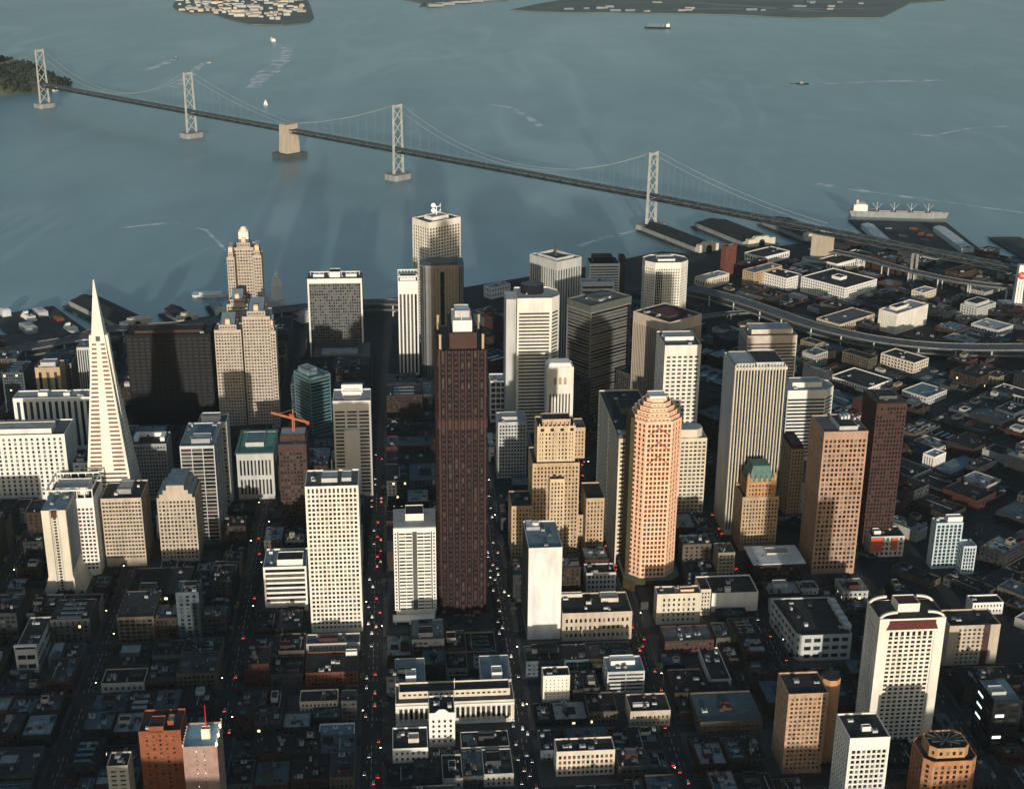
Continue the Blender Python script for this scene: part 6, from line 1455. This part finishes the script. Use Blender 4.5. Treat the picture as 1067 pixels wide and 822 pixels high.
# size in the picture decides the detail
def sz(q):
    o = q[0]; m_ = ppm((o[0], o[1], 10)); return q[1]/8 * m_*m_ * (o[3]*o[4]*.5 + o[3]*o[5]*.85)
LOTS.sort(key=lambda q: -sz(q))
ga = [q for q in LOTS if q[4] == A]; gb = [q for q in LOTS if q[4] != A]
print('A', len(ga), 'B', len(gb))
REST = ga[295:] + gb[290:]
LOTS = ga[:295] + gb[:290]
CNT = len(LOTS)
def lowname(h_): return 'low' if h_ < 13 else ('mid-height' if h_ < 26 else 'tall')
recs = []
for o, k, px, py, zang in LOTS:
    x, y, a_, w_, d_, h_ = o
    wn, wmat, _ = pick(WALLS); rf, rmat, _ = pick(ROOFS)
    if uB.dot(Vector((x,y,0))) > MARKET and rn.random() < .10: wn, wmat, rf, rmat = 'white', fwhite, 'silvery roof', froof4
    ppx = ppm((x, y, 10)); feat = ''
    pass
    r_ = rn.random(); big = w_*ppx > 14
    glz = [glass, glassg, glass, blind]
    pl = rect(w_, d_)
    mb = MB(); floors = max(1, int((h_-2)/3.6)); par = rn.choice([.6, .9, 1.3])
    spx = dict(pu=rn.uniform(2.8, 5.0), rows=floors, wf=rn.choice([.32,.4,.5,.75]), hf=rn.uniform(.4,.6), m=rn.uniform(.6,1.6), mb=.8, mt=1.2+par, rec=.25)
    cells = []
    for i in range(4):
        if i == 2: mb.face([(*pl[2],0),(*pl[3],0),(*pl[3],h_),(*pl[2],h_)], 0)
        elif i in (1, 3) and rn.random() < .45: mb.face([(*pl[i],0),(*pl[(i+1)%4],0),(*pl[(i+1)%4],h_),(*pl[i],h_)], 0)
        else: cells += facade(mb, pl[i], pl[(i+1)%4], 0, h_, spx, 0)
    lit = rn.random() < .10
    for c in cells:
        d = Vector((math.cos(c[5]), math.sin(c[5]), 0)); p = Vector((c[0], c[1], 0)) - d*c[3]/2; r = p + d*c[3]
        gi = 3 if (lit and rn.random() < .06) else rn.choice([2,2,2,4])
        mb.face([(p.x,p.y,c[2]-c[4]/2),(r.x,r.y,c[2]-c[4]/2),(r.x,r.y,c[2]+c[4]/2),(p.x,p.y,c[2]+c[4]/2)], gi)
    t_ = .45; inn = [(q[0]*(1-2*t_/w_), q[1]*(1-2*t_/d_)) for q in pl]
    for i in range(4):
        j = (i+1) % 4
        mb.face([(*pl[i],h_),(*pl[j],h_),(*inn[j],h_),(*inn[i],h_)], 0); mb.face([(*inn[i],h_),(*inn[j],h_),(*inn[j],h_-par),(*inn[i],h_-par)], 0)
    mb.face([(*q, h_-par) for q in inn], 1)
    for q in range(rn.randint(2,5)):
        x0_ = rn.uniform(-w_/2+1, w_/2-4); y0_ = rn.uniform(-d_/2+1, d_/2-4); x1_ = min(w_/2-1, x0_+rn.uniform(2,8)); y1_ = min(d_/2-1, y0_+rn.uniform(2,9)); zz = h_-par+.015+.012*q
        mb.face([(x0_,y0_,zz),(x1_,y0_,zz),(x1_,y1_,zz),(x0_,y1_,zz)], rn.choice([5,5,6]))
    for q in range(rn.randint(3,8)):
        x0_ = rn.uniform(-w_/2+1, w_/2-2); y0_ = rn.uniform(-d_/2+1, d_/2-2); e_ = rn.uniform(.25,.7); mb.box(x0_, x0_+e_, y0_, y0_+e_*rn.uniform(1,3), h_-par+.0, h_-par+rn.uniform(.5,1.5), rn.choice([0,6,7]), False)
    if rn.random() < .35:     # duct run
        x0_ = rn.uniform(-w_/3, w_/3); mb.box(x0_, x0_+.5, -d_/3, d_/3, h_-par+.25, h_-par+.75, 7)
    if rn.random() < .4:      # cornice
        mb.box(-w_/2-.4, w_/2+.4, -d_/2-.5, -d_/2-.003, h_-.9, h_-.1, 0)
    nmk = 'city_building' if zang == A else 'warehouse'
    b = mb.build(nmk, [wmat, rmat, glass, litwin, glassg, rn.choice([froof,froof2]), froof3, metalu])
    b.location = (x, y, ZG); b.rotation_euler.z = a_
    # roof features as parts
    z = h_-par
    if r_ < .34 and big:
        q = rn.uniform(.25,.5); x0_ = rn.uniform(-w_/2+1, w_/2-1-w_*q); y0_ = rn.uniform(-d_/2+1, d_/2-1-d_*q*.8); pm = rn.choice([('cream', fcream), ('white', fwhite), ('brick', fbrick), ('grey', fgrey), ('grey', fgrey)])
        punit(b, x0_, x0_+w_*q, y0_, y0_+d_*q*.8, z, rn.uniform(2.4,4), pm[1], rn.choice([froof,froof4,froof2])); feat = pm[0] + ' roof hut'
    elif r_ < .48 and big:
        tank(b, rn.uniform(-w_/4,w_/4), rn.uniform(-d_/4,d_/4), z); feat = 'roof water tank'
    elif r_ < .64 and big:
        nsk = rn.randint(2,4); rlm = rn.choice([glassb, froof4, froof3])
        for q in range(nsk): m = MB(); yy = -d_/2+2+(d_-4)*q/nsk; m.box(-w_*.28, w_*.28, yy, yy+(d_-4)/nsk*.45, z-.02, z+1.0); m.build('rooflight', rlm, b)
        feat = 'row of rooflights'
    elif r_ < .74 and big:
        m = MB(); m.prism([(-w_*.18,-d_*.2),(w_*.18,-d_*.2),(w_*.18,d_*.2),(-w_*.18,d_*.2)], z-.02, z+.04, 0, True); m.build('light_well', black, b); feat = 'dark light well'
    if w_*ppx > 16:
        clutter(b, -w_/2+1, w_/2-1, -d_/2+1, d_/2-1, z, rn.randint(2, 5 if ppx > 1.1 else 3), rn, [metalu, fgrey, froof4, froof2])
        if rn.random() < .5:
            m = MB(); q = rn.uniform(-w_/2+1, w_/2-2); m.box(q, q+1.1, -d_/2+1.5, -d_/2+2.4, z-.02, z+2.6); m.build('chimney', rn.choice([brick, dkbrick, grey]), b)
    recs.append((b, wn, rf, lowname(h_), feat, px, py, w_, d_))
# labels: look first, then the nearest landmark, then the order of distance from it
lmp = [(n_, P((q.x, q.y, ZG))) for n_, q in LAND]
buckets = {}
for rec in recs:
    b, wn, rf, hn, feat, px, py, w_, d_ = rec
    def sc_(t_): return math.hypot(t_[1][0]-px, (t_[1][1]-py)*1.3)
    n_, (lx, ly) = min(lmp, key=sc_); dist = math.hypot(lx-px, ly-py)
    dx, dy = px-lx, py-ly
    rel = ('left of' if dx < 0 else 'right of') if abs(dx) > abs(dy)*1.3 else ('in front of' if dy > 0 else 'behind')
    nn = 'warehouse' if b.name.startswith('warehouse') else 'building'
    for look in (f"{hn} {wn} {nn}, {rf}, {feat}" if feat else f"{hn} {wn} {nn}, {rf}", f"{hn} {wn} {nn}, {rf}", f"{hn} {wn} {nn}", f"{wn} {nn}"):
        if len(look.split()) + 2 + len(rel.split()) + len(n_.split()) <= 16: break
    buckets.setdefault((look, rel, n_), []).append((dist, b, nn))
ORD = ['nearest', 'second nearest', 'third nearest', 'fourth nearest', 'fifth nearest', 'sixth nearest', 'seventh nearest', 'eighth nearest', 'ninth nearest', 'tenth nearest', 'eleventh nearest', 'twelfth nearest', 'thirteenth nearest', 'fourteenth nearest', 'fifteenth nearest', 'sixteenth nearest', 'seventeenth nearest', 'eighteenth nearest']
for (look, rel, n_), L in buckets.items():
    L.sort(key=lambda t_: t_[0])
    for i, (dist, b, nn) in enumerate(L):
        lab = f"{look}, {rel} {n_}" if len(L) == 1 else f"{look}, {ORD[min(i,17)]} {rel} {n_}"
        tag(b, lab, nn, 'ordinary buildings filling the city blocks' if nn == 'building' else 'low warehouses and lofts beyond the market street')
rm_ = MB()
for o, k, px, py, zang in REST:
    cs = corners(o); mi = rn.choice([0,0,1,2,2,3]); pl = [(q.x,q.y) for q in cs]
    rm_.prism(pl, ZG, ZG+o[5], mi, True, rn.choice([4,4,5,6])); c0 = (cs[0]+cs[2])/2; e = (cs[1]-cs[0])*.12; f_ = (cs[3]-cs[0])*.12
    rm_.prism([(q.x,q.y) for q in (c0-e-f_, c0+e-f_, c0+e+f_, c0-e+f_)], ZG+o[5], ZG+o[5]+2.5, 5, True)
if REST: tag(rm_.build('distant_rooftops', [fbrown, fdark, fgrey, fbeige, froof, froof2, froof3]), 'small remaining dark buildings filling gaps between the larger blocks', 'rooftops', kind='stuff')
print('LOTS', CNT, 'maxwords', max(len(r[0]['label'].split()) for r in recs), 'dups', len(recs)-len({r[0]['label'] for r in recs}))

# ------------------------------------------------------------------ pavements of the blocks
mb = MB()
for s0_, s1_ in zip(SS, SS[1:]):
    for t0_, t1_ in zip(TS, TS[1:]):
        c_ = GA((s0_+s1_)/2, (t0_+t1_)/2)
        if uB.dot(c_) > MARKET-60 or not inland(c_): continue
        pl = [GA(s0_+7.7, t0_+6.2), GA(s1_-7.7, t0_+6.2), GA(s1_-7.7, t1_-6.2), GA(s0_+7.7, t1_-6.2)]
        mb.prism([(q.x, q.y) for q in pl], ZG-.02, ZG+.24, 0, True)
mb.build('pavement', pave)['kind'] = 'structure'

# ------------------------------------------------------------------ cars
def make_car(bodym):
    o = bpy.data.objects.new('parked_car', None); COL.objects.link(o)
    m = MB(); m.box(-.88,.88,-2.25,2.25,.32,.86); m.prism([(-.86,-1.7),(.86,-1.7),(.86,1.15),(-.86,1.15)], .861, 1.42, 0, True, scale=.76)
    for x in (-.8,.8):
        for y in (-1.4,1.4): m.bar((x-.1,y,.33),(x+.1,y,.33),.3,1)
    m.build('body', [bodym, black], o)
    m = MB(); m.prism([(-.90,-1.5),(.90,-1.5),(.90,.95),(-.90,.95)], .95, 1.3, 0, False, scale=.84); m.build('window', glass, o)
    for x in (-.62,.62):
        m = MB(); m.box(x-.2,x+.2,2.251,2.32,.52,.76); m.build('headlight', headm, o)
        m = MB(); m.box(x-.2,x+.2,-2.32,-2.251,.55,.78); m.build('tail_light', tailm, o)
    return o
protos = [make_car(mat('car_paint_'+n_, c_, .35, .05, .3, spec=.5)) for n_, c_ in (('white',(.6,.6,.58)),('dark',(.03,.03,.035)),('red',(.25,.03,.02)),('blue',(.04,.07,.15)),('silver',(.35,.36,.37)))]
CN = ['white', 'black', 'dark red', 'blue', 'silver']
lmc = lmp
cars = []
def put_car(ci, p, ang, street, prev={}):
    pr_ = protos[ci]
    first = ci not in prev; prev[ci] = 1
    if first: o = pr_
    else:
        o = pr_.copy(); COL.objects.link(o)
        for ch in pr_.children: c2 = ch.copy(); COL.objects.link(c2); c2.parent = o
    o.name = 'car'
    o.location = p; o.rotation_euler.z = ang
    cars.append((o, ci, street, P(p)))
streets = [(S0, 'the main avenue', 40, (-1, 1)), (S0+ST, 'the busy street left of the blank slab', 34, (-1,)), (S0+2*ST, 'the street left of the rose tower', 26, (1,)), (S0-ST, 'the street left of the cream grid tower', 8, (1,)), (S0+3*ST, 'the street by the cream hotel', 14, (1,-1))]
taken = []
for s_, nm, n_, dirs in streets:
    k = 0; tries = 0
    while k < n_ and tries < 600:
        tries += 1
        t_ = 790 + (rn.random()**1.2)*620
        dr = rn.choice(dirs); lane = rn.choice([1.8, 4.9])*(dr if len(dirs) > 1 else rn.choice([-1,1]))
        p = GA(s_+lane, t_)
        if any((p-q).length < 7 for q in taken) or not seen([Vector((p.x,p.y,ZG+1))]): continue
        if uB.dot(p) > MARKET-15: continue
        taken.append(p); k += 1
        put_car(rn.choice([0,1,1,2,3,4]), Vector((p.x,p.y,ZG+.13)), A + (0 if dr > 0 else PI), nm)
bk = {}
for c_ in cars:
    px, py = c_[3]; n_, q = min(lmc, key=lambda t_: math.hypot(t_[1][0]-px, (t_[1][1]-py)))
    bk.setdefault((c_[1], c_[2], n_), []).append((math.hypot(q[0]-px, q[1]-py), c_[0]))
for (ci, st, n_), L in bk.items():
    L.sort(key=lambda t_: t_[0])
    for i, (_, o) in enumerate(L):
        lab = f"{CN[ci]} car on {st}, {ORD[min(i,17)]} to {n_}"
        if len(lab.split()) > 16: lab = lab.replace(' left of the blank slab', '').replace(' left of the rose tower', ' beside the rose tower')
        if len(lab.split()) > 16: lab = lab.replace(' the street left of ', ' the street by ')
        if len(lab.split()) > 16: lab = lab.replace(' the busy street', ' the headlit street').replace(' the street by the cream grid tower', ' the side street').replace(' the street by the cream hotel', ' the hotel street')
        if len(lab.split()) > 16: lab = lab.replace(' nearest to', ' by').replace(' with ', ' ')
        if len(lab.split()) > 16: lab = ' '.join(lab.split()[:16])
        tag(o, lab, 'car', 'cars driving with their lights on')
for pr_ in protos:
    if 'label' not in pr_: 
        for ch in list(pr_.children): bpy.data.objects.remove(ch)
        bpy.data.objects.remove(pr_)

# ------------------------------------------------------------------ street lamps
def make_lamp():
    o = bpy.data.objects.new('street_lamp', None); COL.objects.link(o)
    m = MB(); m.bar((0,0,0),(0,0,8.2),.11,0,.07); m.bar((0,0,8.2),(1.9,0,8.7),.06); m.bar((0,0,0),(0,0,.5),.2); m.build('post', dgrey, o)
    m = MB(); m.box(1.45,2.25,-.22,.22,8.5,8.72); m.build('lamp_head', lampm, o)
    return o
lp = make_lamp(); first = True; lamps = []
for k in range(-5, 7):
    for j in range(16):
        t_ = 800 + j*42 + rn.uniform(-4,4); sd = 1 if (j+k) % 2 else -1
        if min(abs(t_-q) for q in TS) < 7: t_ += 12
        p = GA(S0+ST*k+8.6*sd, t_)
        if rn.random() < .42 or uB.dot(p) > MARKET-20 or not seen([Vector((p.x,p.y,ZG+8.6))]): continue
        if first: o = lp; first = False
        else:
            o = lp.copy(); COL.objects.link(o)
            for ch in lp.children: c2 = ch.copy(); COL.objects.link(c2); c2.parent = o
        o.location = (p.x, p.y, ZG+.24); o.rotation_euler.z = A + (PI if sd > 0 else 0); lamps.append((o, P((p.x,p.y,ZG+8))))
bk = {}
for o, (px, py) in lamps:
    n_, q = min(lmc, key=lambda t_: math.hypot(t_[1][0]-px, (t_[1][1]-py))); dx, dy = px-q[0], py-q[1]
    rel = ('left of' if dx < 0 else 'right of') if abs(dx) > abs(dy) else ('in front of' if dy > 0 else 'behind')
    bk.setdefault((rel, n_), []).append((math.hypot(dx, dy), o))
for (rel, n_), L in bk.items():
    L.sort(key=lambda t_: t_[0])
    for i, (_, o) in enumerate(L): tag(o, f"lit street lamp, {ORD[min(i,17)]} {rel} {n_}", 'street lamp', 'lit street lamps')

# ------------------------------------------------------------------ street trees
def make_tree(seed):
    r = random.Random(seed); o = bpy.data.objects.new('street_tree', None); COL.objects.link(o)
    m = MB(); m.bar((0,0,0),(0,0,3.4),.28,0,.16)
    for k in range(4): a_ = k*1.6+r.random(); m.bar((0,0,2.8+k*.2),(1.4*math.cos(a_),1.4*math.sin(a_),5+r.random()),.12,0,.04)
    m.build('trunk', bark, o)
    m = MB()
    for _ in range(9): tuft(m, (r.gauss(0,1.3), r.gauss(0,1.3), 5.4+r.gauss(0,.9)), r.uniform(1.0,1.7), 26, r)
    m.build('crown', [leaf, leafd], o); return o
tps = [make_tree(k) for k in range(3)]; used = set(); trees = []
for k in range(-5, 8):
    for j in range(22):
        t_ = 800 + j*24 + rn.uniform(-6,6); sd = rn.choice([-1,1]); p = GA(S0+ST*k+9.2*sd, t_)
        if rn.random() < .05 or min(abs(t_-q) for q in TS) < 8 or uB.dot(p) > MARKET-20 or not seen([Vector((p.x,p.y,ZG+5))]): continue
        if any((p - Vector((l[0].location.x, l[0].location.y, 0))).length < 5 for l in lamps): continue
        ti = rn.randrange(3)
        if ti not in used: used.add(ti); o = tps[ti]
        else:
            o = tps[ti].copy(); COL.objects.link(o)
            for ch in tps[ti].children: c2 = ch.copy(); COL.objects.link(c2); c2.parent = o
        o.location = (p.x, p.y, ZG+.24); s_ = rn.uniform(.8,1.35); o.scale = (s_,)*3; o.rotation_euler.z = rn.uniform(0,6); trees.append((o, P((p.x,p.y,ZG+4))))
for q in BOXES:
    if q[5] == 4:
        u_, v_ = uv(q[2])
        for k in range(14):
            p = Vector((q[0], q[1], 0)) + u_*rn.uniform(-.45,.45)*q[3] + v_*rn.uniform(-.4,.4)*q[4]
            if not seen([Vector((p.x,p.y,ZG+5))]) or any((p - Vector((t_[0].location.x, t_[0].location.y, 0))).length < 5 for t_ in trees): continue
            tp_ = tps[k % 3]; o = tp_.copy(); COL.objects.link(o)
            for ch in tp_.children: c2 = ch.copy(); COL.objects.link(c2); c2.parent = o
            o.location = (p.x, p.y, ZG+.24); s_ = rn.uniform(.8,1.3); o.scale = (s_,)*3; trees.append((o, P((p.x,p.y,ZG+4))))
bk = {}
for o, (px, py) in trees:
    n_, q = min(lmc, key=lambda t_: math.hypot(t_[1][0]-px, (t_[1][1]-py))); dx, dy = px-q[0], py-q[1]
    rel = ('left of' if dx < 0 else 'right of') if abs(dx) > abs(dy) else ('in front of' if dy > 0 else 'behind')
    bk.setdefault((rel, n_), []).append((math.hypot(dx, dy), o))
for (rel, n_), L in bk.items():
    L.sort(key=lambda t_: t_[0])
    for i, (_, o) in enumerate(L): tag(o, f"leafy street tree, {ORD[min(i,17)]} {rel} {n_}", 'tree', 'street trees along the kerbs')
print('cars', len(cars), 'lamps', len(lamps), 'trees', len(trees), 'objects', len(bpy.data.objects))
HAZE = 1
if HAZE:
    m = MB(); m.box(-7000, 7000, -600, 9500, -12, 640); hz_ = m.build('haze', []); hz_['kind'] = 'stuff'
    hm_ = bpy.data.materials.new('haze_air'); hm_.use_nodes = True; th = hm_.node_tree; th.nodes.clear()
    pv = th.nodes.new('ShaderNodeVolumePrincipled'); pv.inputs['Color'].default_value = (.72,.92,.96,1); pv.inputs['Density'].default_value = 1.8e-5; pv.inputs['Anisotropy'].default_value = .2
    ou = th.nodes.new('ShaderNodeOutputMaterial'); th.links.new(pv.outputs[0], ou.inputs['Volume']); hz_.data.materials.append(hm_)
